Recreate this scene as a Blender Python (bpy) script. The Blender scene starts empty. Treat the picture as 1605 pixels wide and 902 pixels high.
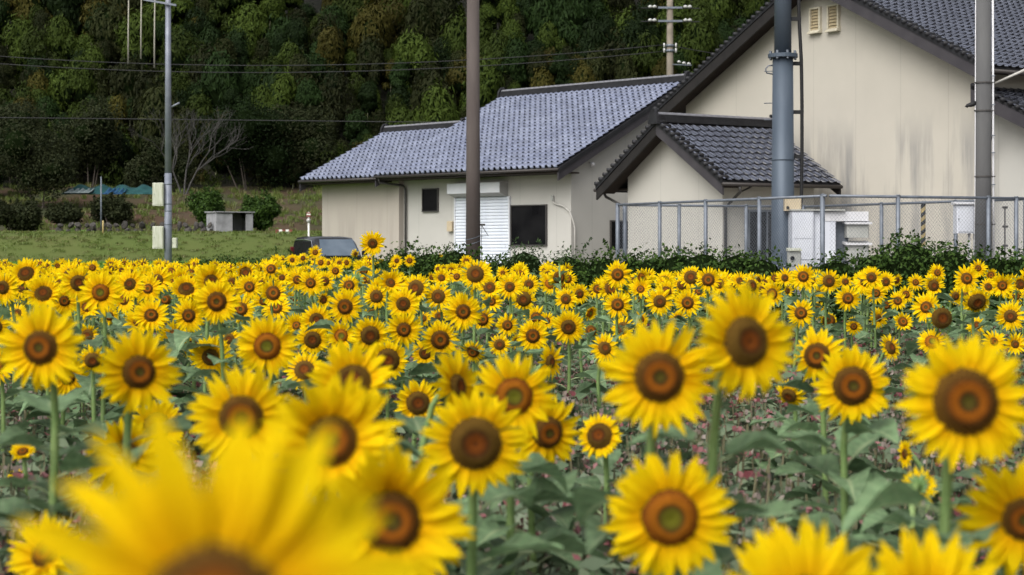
import bpy, bmesh, math, random
import numpy as np
from mathutils import Vector, Matrix

SC = bpy.context.scene
COL = SC.collection
R = math.radians

# ------------------------------------------------------------------ camera, sky, sun, exposure
F, CX, HY, CZ = 2700.0, 802.5, 387.0, 1.3          # focal length in photo pixels, principal column, horizon row, eye height
cam = bpy.data.cameras.new('camera')
camo = bpy.data.objects.new('camera', cam); COL.objects.link(camo)
camo.location = (0, 0, CZ); camo.rotation_euler = (R(90), 0, 0)
cam.sensor_width = 36; cam.lens = 36 * F / 1605.0
cam.shift_y = -(451.0 - HY) / 1605.0
cam.clip_start = 0.05; cam.clip_end = 2000
cam.dof.use_dof = True; cam.dof.focus_distance = 18.0; cam.dof.aperture_fstop = 4.5; cam.dof.aperture_blades = 7
SC.camera = camo

SUN_EL, SUN_AZ = R(47), R(210)                      # azimuth clockwise from +Y: light from behind the camera, to its left
w = bpy.data.worlds.new('World'); SC.world = w; w.use_nodes = True
nt = w.node_tree; bg = nt.nodes['Background']
sky = nt.nodes.new('ShaderNodeTexSky'); sky.sky_type = 'NISHITA'; sky.sun_disc = False
sky.sun_elevation = SUN_EL; sky.sun_rotation = SUN_AZ; sky.air_density = 1.0; sky.dust_density = 4.0; sky.ozone_density = 1.0
hs = nt.nodes.new('ShaderNodeHueSaturation'); hs.inputs['Saturation'].default_value = 0.22   # a cloud-covered, nearly grey sky
nt.links.new(sky.outputs[0], hs.inputs['Color']); nt.links.new(hs.outputs[0], bg.inputs['Color'])
bg.inputs['Strength'].default_value = 0.10
sd = bpy.data.lights.new('sun', 'SUN'); sd.energy = 1.5; sd.angle = R(55); sd.color = (1, .97, .92)
so = bpy.data.objects.new('sun', sd); COL.objects.link(so)
sdir = Vector((math.sin(SUN_AZ) * math.cos(SUN_EL), math.cos(SUN_AZ) * math.cos(SUN_EL), math.sin(SUN_EL)))
so.rotation_euler = sdir.to_track_quat('Z', 'Y').to_euler()
SC.view_settings.view_transform = 'Standard'; SC.view_settings.look = 'None'
SC.view_settings.exposure = 0.95; SC.view_settings.gamma = 1.0
SC.render.engine = 'CYCLES'
cy = SC.cycles; cy.max_bounces = 5; cy.diffuse_bounces = 3; cy.glossy_bounces = 2; cy.transmission_bounces = 3
cy.use_denoising = True; cy.caustics_reflective = False; cy.caustics_refractive = False

# ------------------------------------------------------------------ helpers
def P(px, py, d):
    return Vector(((px - CX) * d / F, d, CZ + (HY - py) * d / F))

def tag(o, label=None, cat=None, group=None, kind=None):
    if label: o['label'] = label
    if cat: o['category'] = cat
    if group: o['group'] = group
    if kind: o['kind'] = kind
    return o

def link(name, data, parent=None, loc=None, rot=None, scale=None, mat4=None):
    o = bpy.data.objects.new(name, data); COL.objects.link(o)
    if parent: o.parent = parent
    if mat4 is not None: o.matrix_basis = mat4
    if loc is not None: o.location = loc
    if rot is not None: o.rotation_euler = rot
    if scale is not None: o.scale = scale
    return o

def empty(name, loc=(0, 0, 0), rz=0, **kw):
    o = link(name, None, loc=loc, rot=(0, 0, rz)); o.empty_display_size = .1
    return tag(o, **kw)

class MB:
    def __init__(s): s.v = []; s.f = []; s.m = []; s.a = None
    def add(s, vs, fs, m=0):
        b = len(s.v); s.v += [tuple(x) for x in vs]; s.f += [tuple(i + b for i in f) for f in fs]; s.m += [m] * len(fs); return s
    def box(s, x0, x1, y0, y1, z0, z1, m=0):
        v = [(x, y, z) for z in (z0, z1) for (x, y) in ((x0, y0), (x1, y0), (x1, y1), (x0, y1))]
        return s.add(v, [(3, 2, 1, 0), (4, 5, 6, 7), (0, 1, 5, 4), (1, 2, 6, 5), (2, 3, 7, 6), (3, 0, 4, 7)], m)
    def cbox(s, x0, x1, y0, y1, z0, z1, c=.02, m=0):      # box with chamfered vertical edges and top
        pts = [(x0 + c, y0), (x1 - c, y0), (x1, y0 + c), (x1, y1 - c), (x1 - c, y1), (x0 + c, y1), (x0, y1 - c), (x0, y0 + c)]
        cx, cyy = (x0 + x1) / 2, (y0 + y1) / 2
        sh = [(p[0] + (cx - p[0]) * 2 * c / (x1 - x0), p[1] + (cyy - p[1]) * 2 * c / (y1 - y0)) for p in pts]
        v = [(p[0], p[1], z0) for p in pts] + [(p[0], p[1], z1 - c) for p in pts] + [(p[0], p[1], z1) for p in sh]
        f = [(i, (i + 1) % 8, (i + 1) % 8 + 8, i + 8) for i in range(8)] + [(i + 8, (i + 1) % 8 + 8, (i + 1) % 8 + 16, i + 16) for i in range(8)]
        return s.add(v, f + [tuple(range(16, 24)), tuple(range(7, -1, -1))], m)
    def prism(s, poly, off, m=0):      # poly: planar 3-D loop, off: extrusion vector
        n = len(poly); off = Vector(off)
        v = [Vector(p) for p in poly]; v += [p + off for p in v]
        f = [tuple(range(n - 1, -1, -1)), tuple(range(n, 2 * n))] + [(i, (i + 1) % n, (i + 1) % n + n, i + n) for i in range(n)]
        return s.add(v, f, m)
    def tube(s, pts, r, n=8, m=0, cap=True):
        pts = [Vector(p) for p in pts]; rs = r if isinstance(r, (list, tuple)) else [r] * len(pts)
        vs = []; fs = []; prev = None
        for i, p in enumerate(pts):
            t = (pts[min(i + 1, len(pts) - 1)] - pts[max(i - 1, 0)]).normalized()
            a = t.orthogonal().normalized() if prev is None else (prev - t * prev.dot(t)).normalized()
            prev = a; b = t.cross(a)
            for k in range(n):
                q = 2 * math.pi * k / n; vs.append(p + (a * math.cos(q) + b * math.sin(q)) * rs[i])
        for i in range(len(pts) - 1):
            for k in range(n):
                k2 = (k + 1) % n; fs.append((i * n + k, i * n + k2, (i + 1) * n + k2, (i + 1) * n + k))
        if cap: fs += [tuple(range(n - 1, -1, -1)), tuple(range((len(pts) - 1) * n, len(pts) * n))]
        return s.add(vs, fs, m)
    def mesh(s, name, mats, smooth=False):
        me = bpy.data.meshes.new(name); me.from_pydata(s.v, [], s.f)
        for x in (mats if isinstance(mats, (list, tuple)) else [mats]): me.materials.append(x)
        if any(s.m): me.polygons.foreach_set('material_index', s.m)
        if smooth: me.polygons.foreach_set('use_smooth', [True] * len(s.f))
        me.update(); return me
    def build(s, name, mats, parent=None, smooth=False, **kw):
        return link(name, s.mesh(name, mats, smooth), parent, **kw)

def np_mesh(name, V, Q, mats, mi=None, smooth=False, attr=None, attr2=None):
    """V (n,3), Q (m,4) quads"""
    me = bpy.data.meshes.new(name); n, m = len(V), len(Q)
    me.vertices.add(n); me.vertices.foreach_set('co', np.asarray(V, np.float32).ravel())
    me.loops.add(m * 4); me.loops.foreach_set('vertex_index', np.asarray(Q, np.int32).ravel())
    me.polygons.add(m); me.polygons.foreach_set('loop_start', np.arange(m, dtype=np.int32) * 4)
    for x in (mats if isinstance(mats, (list, tuple)) else [mats]): me.materials.append(x)
    if mi is not None: me.polygons.foreach_set('material_index', np.asarray(mi, np.int32))
    if smooth: me.polygons.foreach_set('use_smooth', np.ones(m, bool))
    if attr is not None:
        a = me.attributes.new('rad', 'FLOAT', 'POINT'); a.data.foreach_set('value', np.asarray(attr, np.float32))
    if attr2 is not None:
        a = me.attributes.new('len', 'FLOAT', 'POINT'); a.data.foreach_set('value', np.asarray(attr2, np.float32))
    me.update(calc_edges=True); me.validate(); return me

def leaf_quads(C, N, L, W, rng, jit=.8):
    """rhombic leaves at C whose planes lean towards N"""
    n = len(C)
    Nn = N + rng.normal(0, jit, (n, 3)); Nn /= np.linalg.norm(Nn, axis=1)[:, None] + 1e-9
    t = rng.normal(0, 1, (n, 3)); a = np.cross(Nn, t); a /= np.linalg.norm(a, axis=1)[:, None] + 1e-9
    b = np.cross(Nn, a); l = L * rng.uniform(.6, 1.3, (n, 1)); w_ = W * rng.uniform(.6, 1.3, (n, 1))
    V = np.stack([C - a * l / 2, C + b * w_ / 2 + Nn * w_ * .15, C + a * l / 2, C - b * w_ / 2 + Nn * w_ * .15], 1).reshape(-1, 3)
    return V, np.arange(n * 4).reshape(n, 4)

# ------------------------------------------------------------------ materials
def nodes(m):
    m.use_nodes = True; t = m.node_tree; return t, t.nodes['Principled BSDF'], t.nodes, t.links

def pbr(name, col, col2=None, scale=4.0, rough=.7, spec=.3, bump=0, bscale=40, metal=0, stretch=None, objvar=0, detail=5, coat=0, island=0):
    m = bpy.data.materials.new(name); t, b, N, L = nodes(m)
    b.inputs['Base Color'].default_value = (*col, 1); b.inputs['Roughness'].default_value = rough
    b.inputs['Specular IOR Level'].default_value = spec; b.inputs['Metallic'].default_value = metal
    b.inputs['Coat Weight'].default_value = coat; b.inputs['Coat Roughness'].default_value = .15
    tc = N.new('ShaderNodeTexCoord'); mp = N.new('ShaderNodeMapping'); L.new(tc.outputs['Object'], mp.inputs['Vector'])
    if stretch: mp.inputs['Scale'].default_value = stretch
    out = None
    if col2:
        nz = N.new('ShaderNodeTexNoise'); nz.inputs['Scale'].default_value = scale; nz.inputs['Detail'].default_value = detail
        L.new(mp.outputs[0], nz.inputs['Vector'])
        rp = N.new('ShaderNodeValToRGB'); rp.color_ramp.elements[0].position = .35; rp.color_ramp.elements[1].position = .68
        rp.color_ramp.elements[0].color = (*col, 1); rp.color_ramp.elements[1].color = (*col2, 1)
        L.new(nz.outputs['Fac'], rp.inputs['Fac']); out = rp.outputs['Color']
    if island:
        ge = N.new('ShaderNodeNewGeometry'); hi_ = N.new('ShaderNodeHueSaturation'); mi_ = N.new('ShaderNodeMapRange'); mi_.inputs['To Min'].default_value = 1 - island; mi_.inputs['To Max'].default_value = 1 + island
        L.new(ge.outputs['Random Per Island'], mi_.inputs['Value']); L.new(mi_.outputs[0], hi_.inputs['Value']); L.new(out, hi_.inputs['Color']); out = hi_.outputs['Color']
    if objvar:
        oi = N.new('ShaderNodeObjectInfo'); hv = N.new('ShaderNodeHueSaturation')
        mr = N.new('ShaderNodeMapRange'); mr.inputs['To Min'].default_value = 1 - objvar; mr.inputs['To Max'].default_value = 1 + objvar
        L.new(oi.outputs['Random'], mr.inputs['Value']); L.new(mr.outputs[0], hv.inputs['Value'])
        if out: L.new(out, hv.inputs['Color'])
        else: hv.inputs['Color'].default_value = (*col, 1)
        out = hv.outputs['Color']
    if out: L.new(out, b.inputs['Base Color'])
    if bump:
        nb = N.new('ShaderNodeTexNoise'); nb.inputs['Scale'].default_value = bscale; nb.inputs['Detail'].default_value = 6
        L.new(mp.outputs[0], nb.inputs['Vector'])
        bp = N.new('ShaderNodeBump'); bp.inputs['Strength'].default_value = bump; bp.inputs['Distance'].default_value = .02
        L.new(nb.outputs['Fac'], bp.inputs['Height']); L.new(bp.outputs[0], b.inputs['Normal'])
    return m

def leafmat(name, c0, c1, trans=.3, rough=.5, spec=.3, objvar=.0, vein=False, grad=None):
    """thin leaf: reflecting and letting light through; each leaf its own shade"""
    m = bpy.data.materials.new(name); t, b, N, L = nodes(m)
    g = N.new('ShaderNodeNewGeometry'); rp = N.new('ShaderNodeValToRGB')
    rp.color_ramp.elements[0].color = (*c0, 1); rp.color_ramp.elements[1].color = (*c1, 1)
    L.new(g.outputs['Random Per Island'], rp.inputs['Fac']); out = rp.outputs['Color']
    if vein or grad:
        at = N.new('ShaderNodeAttribute'); at.attribute_name = 'rad'
        r2 = N.new('ShaderNodeValToRGB'); mx = N.new('ShaderNodeMixRGB')
        if vein:
            a2 = N.new('ShaderNodeAttribute'); a2.attribute_name = 'len'; s1 = N.new('ShaderNodeMath'); s1.operation = 'MULTIPLY_ADD'; s1.inputs[1].default_value = -.22; L.new(at.outputs['Fac'], s1.inputs[0]); L.new(a2.outputs['Fac'], s1.inputs[2])
            s2 = N.new('ShaderNodeMath'); s2.operation = 'PINGPONG'; s2.inputs[1].default_value = .085; L.new(s1.outputs[0], s2.inputs[0])
            s3 = N.new('ShaderNodeMapRange'); s3.inputs['From Min'].default_value = 0; s3.inputs['From Max'].default_value = .018; s3.inputs['To Min'].default_value = .5; s3.inputs['To Max'].default_value = 0; L.new(s2.outputs[0], s3.inputs['Value'])
            s4 = N.new('ShaderNodeMixRGB'); s4.inputs['Color2'].default_value = (.24, .30, .17, 1); L.new(s3.outputs[0], s4.inputs['Fac']); L.new(out, s4.inputs['Color1']); out = s4.outputs[0]
            r2.color_ramp.elements[0].color = (1, 1, 1, 1); r2.color_ramp.elements[1].color = (0, 0, 0, 1); r2.color_ramp.elements[1].position = .16
            mx.inputs['Color2'].default_value = (.30, .36, .20, 1)
        else:
            r2.color_ramp.elements[0].color = (1, 1, 1, 1); r2.color_ramp.elements[1].color = (0, 0, 0, 1); r2.color_ramp.elements[1].position = .55
            mx.inputs['Color2'].default_value = (*grad, 1)
        L.new(at.outputs['Fac'], r2.inputs['Fac']); L.new(r2.outputs[0], mx.inputs['Fac'])
        tc = N.new('ShaderNodeTexCoord'); nz = N.new('ShaderNodeTexNoise'); nz.inputs['Scale'].default_value = 6 if vein else 3; nz.inputs['Detail'].default_value = 6
        mp = N.new('ShaderNodeMapping'); mp.inputs['Scale'].default_value = (1, 1, 1) if vein else (9, .7, 1)
        L.new(tc.outputs['Object'], mp.inputs[0]); L.new(mp.outputs[0], nz.inputs['Vector'])
        vv = N.new('ShaderNodeHueSaturation'); mr2 = N.new('ShaderNodeMapRange'); mr2.inputs['From Min'].default_value = .3; mr2.inputs['From Max'].default_value = .7
        mr2.inputs['To Min'].default_value = .66 if vein else .86; mr2.inputs['To Max'].default_value = 1.2 if vein else 1.06
        L.new(nz.outputs['Fac'], mr2.inputs['Value']); L.new(mr2.outputs[0], vv.inputs['Value']); L.new(out, vv.inputs['Color']); out = vv.outputs[0]
        bp = N.new('ShaderNodeBump'); bp.inputs['Strength'].default_value = .5; bp.inputs['Distance'].default_value = .01; L.new(nz.outputs['Fac'], bp.inputs['Height']); L.new(bp.outputs[0], b.inputs['Normal']); L.new(out, mx.inputs['Color1']); out = mx.outputs[0]
    if objvar:
        oi = N.new('ShaderNodeObjectInfo'); hv = N.new('ShaderNodeHueSaturation'); mr = N.new('ShaderNodeMapRange')
        mr.inputs['To Min'].default_value = 1 - objvar; mr.inputs['To Max'].default_value = 1 + objvar
        L.new(oi.outputs['Random'], mr.inputs['Value']); L.new(mr.outputs[0], hv.inputs['Value']); L.new(out, hv.inputs['Color']); out = hv.outputs['Color']
    L.new(out, b.inputs['Base Color']); b.inputs['Roughness'].default_value = rough; b.inputs['Specular IOR Level'].default_value = spec
    tr = N.new('ShaderNodeBsdfTranslucent'); L.new(out, tr.inputs['Color'])
    mix = N.new('ShaderNodeMixShader'); mix.inputs['Fac'].default_value = trans
    L.new(b.outputs[0], mix.inputs[1]); L.new(tr.outputs[0], mix.inputs[2]); L.new(mix.outputs[0], N['Material Output'].inputs['Surface'])
    return m

def wallmat(name, col, dirt, z_hi, z_lo, amount=.7, xs=2.2):
    """stucco with rain streaks: vertical dirt tongues that start at an uneven height"""
    m = bpy.data.materials.new(name); t, b, N, L = nodes(m)
    tc = N.new('ShaderNodeTexCoord'); mp = N.new('ShaderNodeMapping'); mp.inputs['Scale'].default_value = (xs, xs, .13)
    L.new(tc.outputs['Object'], mp.inputs['Vector'])
    n1 = N.new('ShaderNodeTexNoise'); n1.inputs['Scale'].default_value = 1.0; n1.inputs['Detail'].default_value = 7; n1.inputs['Roughness'].default_value = .62
    L.new(mp.outputs[0], n1.inputs['Vector'])
    rp = N.new('ShaderNodeValToRGB'); rp.color_ramp.elements[0].position = .44; rp.color_ramp.elements[1].position = .66
    L.new(n1.outputs['Fac'], rp.inputs['Fac'])
    sx = N.new('ShaderNodeSeparateXYZ'); L.new(tc.outputs['Object'], sx.inputs[0])
    ad = N.new('ShaderNodeMath'); ad.operation = 'MULTIPLY_ADD'; ad.inputs[1].default_value = 3.4
    L.new(n1.outputs['Fac'], ad.inputs[0]); L.new(sx.outputs['Z'], ad.inputs[2])
    mr = N.new('ShaderNodeMapRange'); mr.inputs['From Min'].default_value = z_hi + 1.75; mr.inputs['From Max'].default_value = z_hi + .8
    L.new(ad.outputs[0], mr.inputs['Value'])
    mu = N.new('ShaderNodeMath'); mu.operation = 'MULTIPLY'; L.new(rp.outputs[0], mu.inputs[0]); L.new(mr.outputs[0], mu.inputs[1])
    m2 = N.new('ShaderNodeMath'); m2.operation = 'MULTIPLY'; m2.inputs[1].default_value = amount; L.new(mu.outputs[0], m2.inputs[0])
    n2 = N.new('ShaderNodeTexNoise'); n2.inputs['Scale'].default_value = .8; n2.inputs['Detail'].default_value = 8; L.new(tc.outputs['Object'], n2.inputs['Vector'])
    c2 = N.new('ShaderNodeMixRGB'); c2.inputs['Color1'].default_value = (*[x * .9 for x in col], 1); c2.inputs['Color2'].default_value = (*[min(1, x * 1.08) for x in col], 1)
    L.new(n2.outputs['Fac'], c2.inputs['Fac'])
    sm_ = N.new('ShaderNodeMath'); sm_.operation = 'ADD'; L.new(sx.outputs['X'], sm_.inputs[0]); L.new(sx.outputs['Y'], sm_.inputs[1])
    pj = N.new('ShaderNodeMath'); pj.operation = 'PINGPONG'; pj.inputs[1].default_value = .91; L.new(sm_.outputs[0], pj.inputs[0])
    lj = N.new('ShaderNodeMapRange'); lj.inputs['From Min'].default_value = .004; lj.inputs['From Max'].default_value = .022; lj.inputs['To Min'].default_value = .86; lj.inputs['To Max'].default_value = 1.0; L.new(pj.outputs[0], lj.inputs['Value'])
    hj = N.new('ShaderNodeHueSaturation'); L.new(lj.outputs[0], hj.inputs['Value']); L.new(c2.outputs[0], hj.inputs['Color'])
    mx = N.new('ShaderNodeMixRGB'); mx.inputs['Color2'].default_value = (*dirt, 1); L.new(m2.outputs[0], mx.inputs['Fac']); L.new(hj.outputs[0], mx.inputs['Color1'])
    L.new(mx.outputs[0], b.inputs['Base Color']); b.inputs['Roughness'].default_value = .9; b.inputs['Specular IOR Level'].default_value = .15
    nb = N.new('ShaderNodeTexNoise'); nb.inputs['Scale'].default_value = 60; nb.inputs['Detail'].default_value = 4; L.new(tc.outputs['Object'], nb.inputs['Vector'])
    bp = N.new('ShaderNodeBump'); bp.inputs['Strength'].default_value = .25; bp.inputs['Distance'].default_value = .01
    L.new(nb.outputs['Fac'], bp.inputs['Height']); L.new(bp.outputs[0], b.inputs['Normal'])
    return m

def discmat(name, stops):
    """sunflower disc: rings of florets by their distance from the centre"""
    m = bpy.data.materials.new(name); t, b, N, L = nodes(m)
    at = N.new('ShaderNodeAttribute'); at.attribute_name = 'rad'
    nz = N.new('ShaderNodeTexNoise'); nz.inputs['Scale'].default_value = 40; tc = N.new('ShaderNodeTexCoord'); L.new(tc.outputs['Object'], nz.inputs['Vector'])
    ma = N.new('ShaderNodeMath'); ma.operation = 'MULTIPLY_ADD'; ma.inputs[1].default_value = .16
    sb = N.new('ShaderNodeMath'); sb.operation = 'SUBTRACT'; sb.inputs[1].default_value = .08
    L.new(nz.outputs['Fac'], ma.inputs[0]); L.new(at.outputs['Fac'], ma.inputs[2]); L.new(ma.outputs[0], sb.inputs[0])
    rp = N.new('ShaderNodeValToRGB'); e = rp.color_ramp.elements
    e[0].position = stops[0][0]; e[0].color = (*stops[0][1], 1); e[1].position = stops[-1][0]; e[1].color = (*stops[-1][1], 1)
    for p, c in stops[1:-1]:
        q = e.new(p); q.color = (*c, 1)
    L.new(sb.outputs[0], rp.inputs['Fac']); L.new(rp.outputs[0], b.inputs['Base Color'])
    b.inputs['Roughness'].default_value = .9; b.inputs['Specular IOR Level'].default_value = .1
    return m

M = {}
M['petal'] = leafmat('petal', (.86, .58, .003), (.93, .69, .005), trans=.36, rough=.6, spec=.04, objvar=.04, grad=(.88, .49, .003))
M['disc_young'] = discmat('disc_young', [(0, (.13, .13, .010)), (.30, (.11, .10, .010)), (.42, (.06, .030, .008)), (.52, (.26, .090, .005)), (.78, (.21, .068, .005)), (.95, (.105, .036, .005))])
M['disc_mid'] = discmat('disc_mid', [(0, (.085, .072, .010)), (.20, (.06, .042, .008)), (.28, (.07, .025, .006)), (.36, (.25, .080, .005)), (.54, (.18, .055, .005)), (.66, (.068, .029, .006)), (.95, (.110, .058, .008))])
M['disc_dark'] = discmat('disc_dark', [(0, (.05, .018, .008)), (.13, (.15, .042, .005)), (.32, (.12, .034, .005)), (.44, (.055, .022, .006)), (.60, (.085, .046, .008)), (.95, (.105, .058, .009))])
M['stem'] = pbr('stem', (.14, .22, .07), (.20, .28, .10), scale=15, rough=.6, bump=.2, bscale=120)
M['bract'] = leafmat('bract', (.09, .17, .05), (.14, .24, .08), trans=.25)
M['leaf'] = leafmat('leaf', (.085, .155, .066), (.18, .265, .140), trans=.34, rough=.6, spec=.28, objvar=.35, vein=True)
M['soil'] = pbr('soil', (.045, .040, .030), (.085, .072, .058), scale=2.5, rough=.95, bump=.8, bscale=14)
M['grass_ground'] = pbr('grass_ground', (.075, .135, .022), (.10, .155, .03), scale=.6, rough=.95, bump=.6, bscale=9)
M['bank_ground'] = pbr('bank_ground', (.065, .092, .018), (.082, .094, .025), scale=.35, rough=.95, bump=.6, bscale=7)
M['garden_ground'] = pbr('garden_ground', (.030, .036, .013), (.070, .038, .024), scale=.22, rough=.95, bump=.8, bscale=5)
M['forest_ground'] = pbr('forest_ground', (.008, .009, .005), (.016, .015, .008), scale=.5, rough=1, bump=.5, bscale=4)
M['gravel'] = pbr('gravel', (.17, .16, .14), (.25, .235, .21), scale=6, rough=.95, bump=.5, bscale=30)
M['wall_cream'] = wallmat('wall_cream', (.435, .408, .355), (.20, .198, .194), 5.2, 1.0, 1.0, 1.25)
M['wall_left'] = wallmat('wall_left', (.37, .335, .295), (.26, .235, .21), 3.2, 0, .6, 3.0)
M['wall_white'] = wallmat('wall_white', (.435, .425, .395), (.36, .345, .325), 1.6, 0, .45)
M['wall_annex'] = wallmat('wall_annex', (.445, .43, .39), (.35, .335, .305), .8, 0, .5)
M['tile_silver'] = pbr('tile_silver', (.140, .158, .228), (.178, .198, .270), scale=.9, rough=.38, spec=.6, island=.16)
M['tile_dark'] = pbr('tile_dark', (.22, .235, .30), (.36, .38, .46), scale=3, rough=.22, spec=.6, objvar=.15, coat=.5, metal=.85, island=.22)
M['ridge_tile'] = pbr('ridge_tile', (.011, .011, .013), (.021, .021, .024), scale=5, rough=.55, spec=.25)
M['ridge_cap'] = pbr('ridge_cap', (.13, .13, .145), (.19, .19, .21), scale=6, rough=.4, spec=.5)
M['underlay'] = pbr('underlay', (.02, .02, .022), rough=.9)
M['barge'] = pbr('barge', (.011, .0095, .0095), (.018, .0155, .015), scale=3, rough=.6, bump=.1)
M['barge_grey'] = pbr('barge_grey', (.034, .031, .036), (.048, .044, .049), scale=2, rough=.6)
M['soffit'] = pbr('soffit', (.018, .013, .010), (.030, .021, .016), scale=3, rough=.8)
M['gutter'] = pbr('gutter', (.035, .030, .028), rough=.45)
M['pipe_dark'] = pbr('pipe_dark', (.045, .042, .04), rough=.45)
M['pipe_pale'] = pbr('pipe_pale', (.42, .41, .38), rough=.5)
M['glass_dark'] = pbr('glass_dark', (.004, .004, .005), (.010, .010, .011), scale=1.5, rough=.12, spec=.12)
M['frame_dark'] = pbr('frame_dark', (.075, .07, .068), rough=.4, metal=.3)
M['cream_frame'] = pbr('cream_frame', (.56, .52, .41), (.48, .44, .34), scale=8, rough=.6)
M['louver'] = pbr('louver', (.34, .27, .16), (.40, .33, .21), scale=9, rough=.7)
M['shutter'] = pbr('shutter', (.56, .60, .67), (.64, .68, .74), scale=2, rough=.35, spec=.5)
M['shutter_box'] = pbr('shutter_box', (.52, .54, .57), (.60, .61, .64), scale=2, rough=.5)
M['shutter_under'] = pbr('shutter_under', (.33, .33, .32), rough=.6)
M['beige_box'] = pbr('beige_box', (.42, .35, .24), (.48, .40, .28), scale=6, rough=.5)
M['galv'] = pbr('galv', (.105, .122, .148), (.15, .168, .20), scale=7, rough=.5, metal=.25, spec=.5)
M['steel_pole'] = pbr('steel_pole', (.055, .073, .098), (.078, .098, .125), scale=2.2, rough=.5, metal=.25, bump=.05, stretch=(1, 1, .4))
M['galv_pale'] = pbr('galv_pale', (.15, .165, .205), (.20, .215, .255), scale=4, rough=.5, metal=.2)
M['concrete_brown'] = pbr('concrete_brown', (.062, .050, .046), (.090, .075, .069), scale=3, rough=.85, bump=.3, bscale=30, stretch=(1, 1, .25))
M['concrete_grey'] = pbr('concrete_grey', (.075, .075, .077), (.10, .10, .10), scale=3, rough=.85, bump=.3, bscale=30, stretch=(1, 1, .25))
M['concrete_tan'] = pbr('concrete_tan', (.16, .137, .108), (.22, .19, .155), scale=3, rough=.85, bump=.2)
M['concrete_hut'] = pbr('concrete_hut', (.30, .30, .315), (.19, .19, .20), scale=2.5, rough=.9, bump=.3)
M['white_paint'] = pbr('white_paint', (.52, .52, .54), (.60, .60, .62), scale=2, rough=.4, spec=.4)
M['white_weathered'] = pbr('white_weathered', (.52, .52, .46), (.33, .35, .25), scale=5, rough=.6, stretch=(3, 3, .5))
M['cabinet'] = pbr('cabinet', (.52, .54, .60), (.58, .60, .65), scale=2, rough=.4, spec=.4)
M['grey_box'] = pbr('grey_box', (.30, .31, .29), (.38, .38, .36), scale=4, rough=.6)
M['black_rubber'] = pbr('black_rubber', (.012, .012, .013), rough=.6)
M['wire'] = pbr('wire', (.018, .018, .02), rough=.6)
M['yellow_paint'] = pbr('yellow_paint', (.36, .28, .12), rough=.6)
M['insulator'] = pbr('insulator', (.42, .42, .41), rough=.2, spec=.6)
M['car_black'] = pbr('car_black', (.006, .006, .008), rough=.25, spec=.4, coat=.4)
M['car_glass'] = pbr('car_glass', (.055, .08, .11), (.10, .13, .165), scale=2.0, rough=.08, spec=1.0, coat=1)
M['car_glass_side'] = pbr('car_glass_side', (.008, .009, .01), rough=.06, spec=.5)
M['tail_red'] = pbr('tail_red', (.09, .006, .008), rough=.2, spec=.6)
M['chrome'] = pbr('chrome', (.7, .7, .72), rough=.2, metal=1)
M['sign_red'] = pbr('sign_red', (.22, .06, .045), (.16, .05, .04), scale=9, rough=.5)
M['sign_white'] = pbr('sign_white', (.70, .70, .66), rough=.5)
M['stone'] = pbr('stone', (.035, .032, .03), (.07, .064, .058), scale=3, rough=.95, bump=.6, bscale=12, objvar=.3)
M['net_teal'] = pbr('net_teal', (.006, .042, .045), (.010, .062, .062), scale=3, rough=.8)
M['sheet_blue'] = pbr('sheet_blue', (.008, .05, .12), (.015, .07, .15), scale=3, rough=.5)
M['sheet_white'] = pbr('sheet_white', (.22, .26, .26), (.14, .18, .18), scale=3, rough=.6)
M['bark'] = pbr('bark', (.06, .05, .042), (.10, .085, .07), scale=9, rough=.95, bump=.5, stretch=(1, 1, .3))
M['bark_pale'] = pbr('bark_pale', (.045, .043, .041), (.07, .067, .064), scale=6, rough=.95)
M['culm'] = pbr('culm', (.16, .17, .09), (.24, .24, .15), scale=4, rough=.6)
M['pale_culm'] = pbr('pale_culm', (.30, .29, .24), (.38, .36, .30), scale=4, rough=.7)
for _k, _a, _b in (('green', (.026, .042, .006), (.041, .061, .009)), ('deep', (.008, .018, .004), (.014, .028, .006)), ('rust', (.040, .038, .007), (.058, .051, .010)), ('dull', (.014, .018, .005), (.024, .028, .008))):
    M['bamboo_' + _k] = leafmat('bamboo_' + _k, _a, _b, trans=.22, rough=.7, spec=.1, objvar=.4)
M['hedge'] = leafmat('hedge', (.012, .030, .005), (.050, .092, .016), trans=.12, rough=.6, spec=.12)
M['shrub_light'] = leafmat('shrub_light', (.030, .060, .022), (.062, .095, .038), trans=.2, rough=.55, spec=.15)
M['shrub_dim'] = leafmat('shrub_dim', (.016, .022, .009), (.034, .040, .016), trans=.2, rough=.7, spec=.1)
M['core'] = pbr('core', (.007, .012, .004), rough=1, spec=0)  # near-black filler standing in for the shaded inside of shrubs and crowns
M['tuft_green'] = leafmat('tuft_green', (.055, .095, .045), (.16, .20, .12), trans=.2)
M['tuft_stem'] = pbr('tuft_stem', (.11, .10, .055), rough=.8)
M['tuft_pink'] = leafmat('tuft_pink', (.18, .05, .058), (.30, .14, .14), trans=.2)
M['tuft_dry'] = leafmat('tuft_dry', (.17, .125, .10), (.30, .25, .22), trans=.2)
M['grass_blade'] = leafmat('grass_blade', (.095, .14, .026), (.14, .185, .04), trans=.3)
M['grass_bright'] = leafmat('grass_bright', (.09, .20, .025), (.14, .27, .04), trans=.3)
M['grass_dry'] = leafmat('grass_dry', (.115, .125, .036), (.15, .15, .05), trans=.3)

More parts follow.
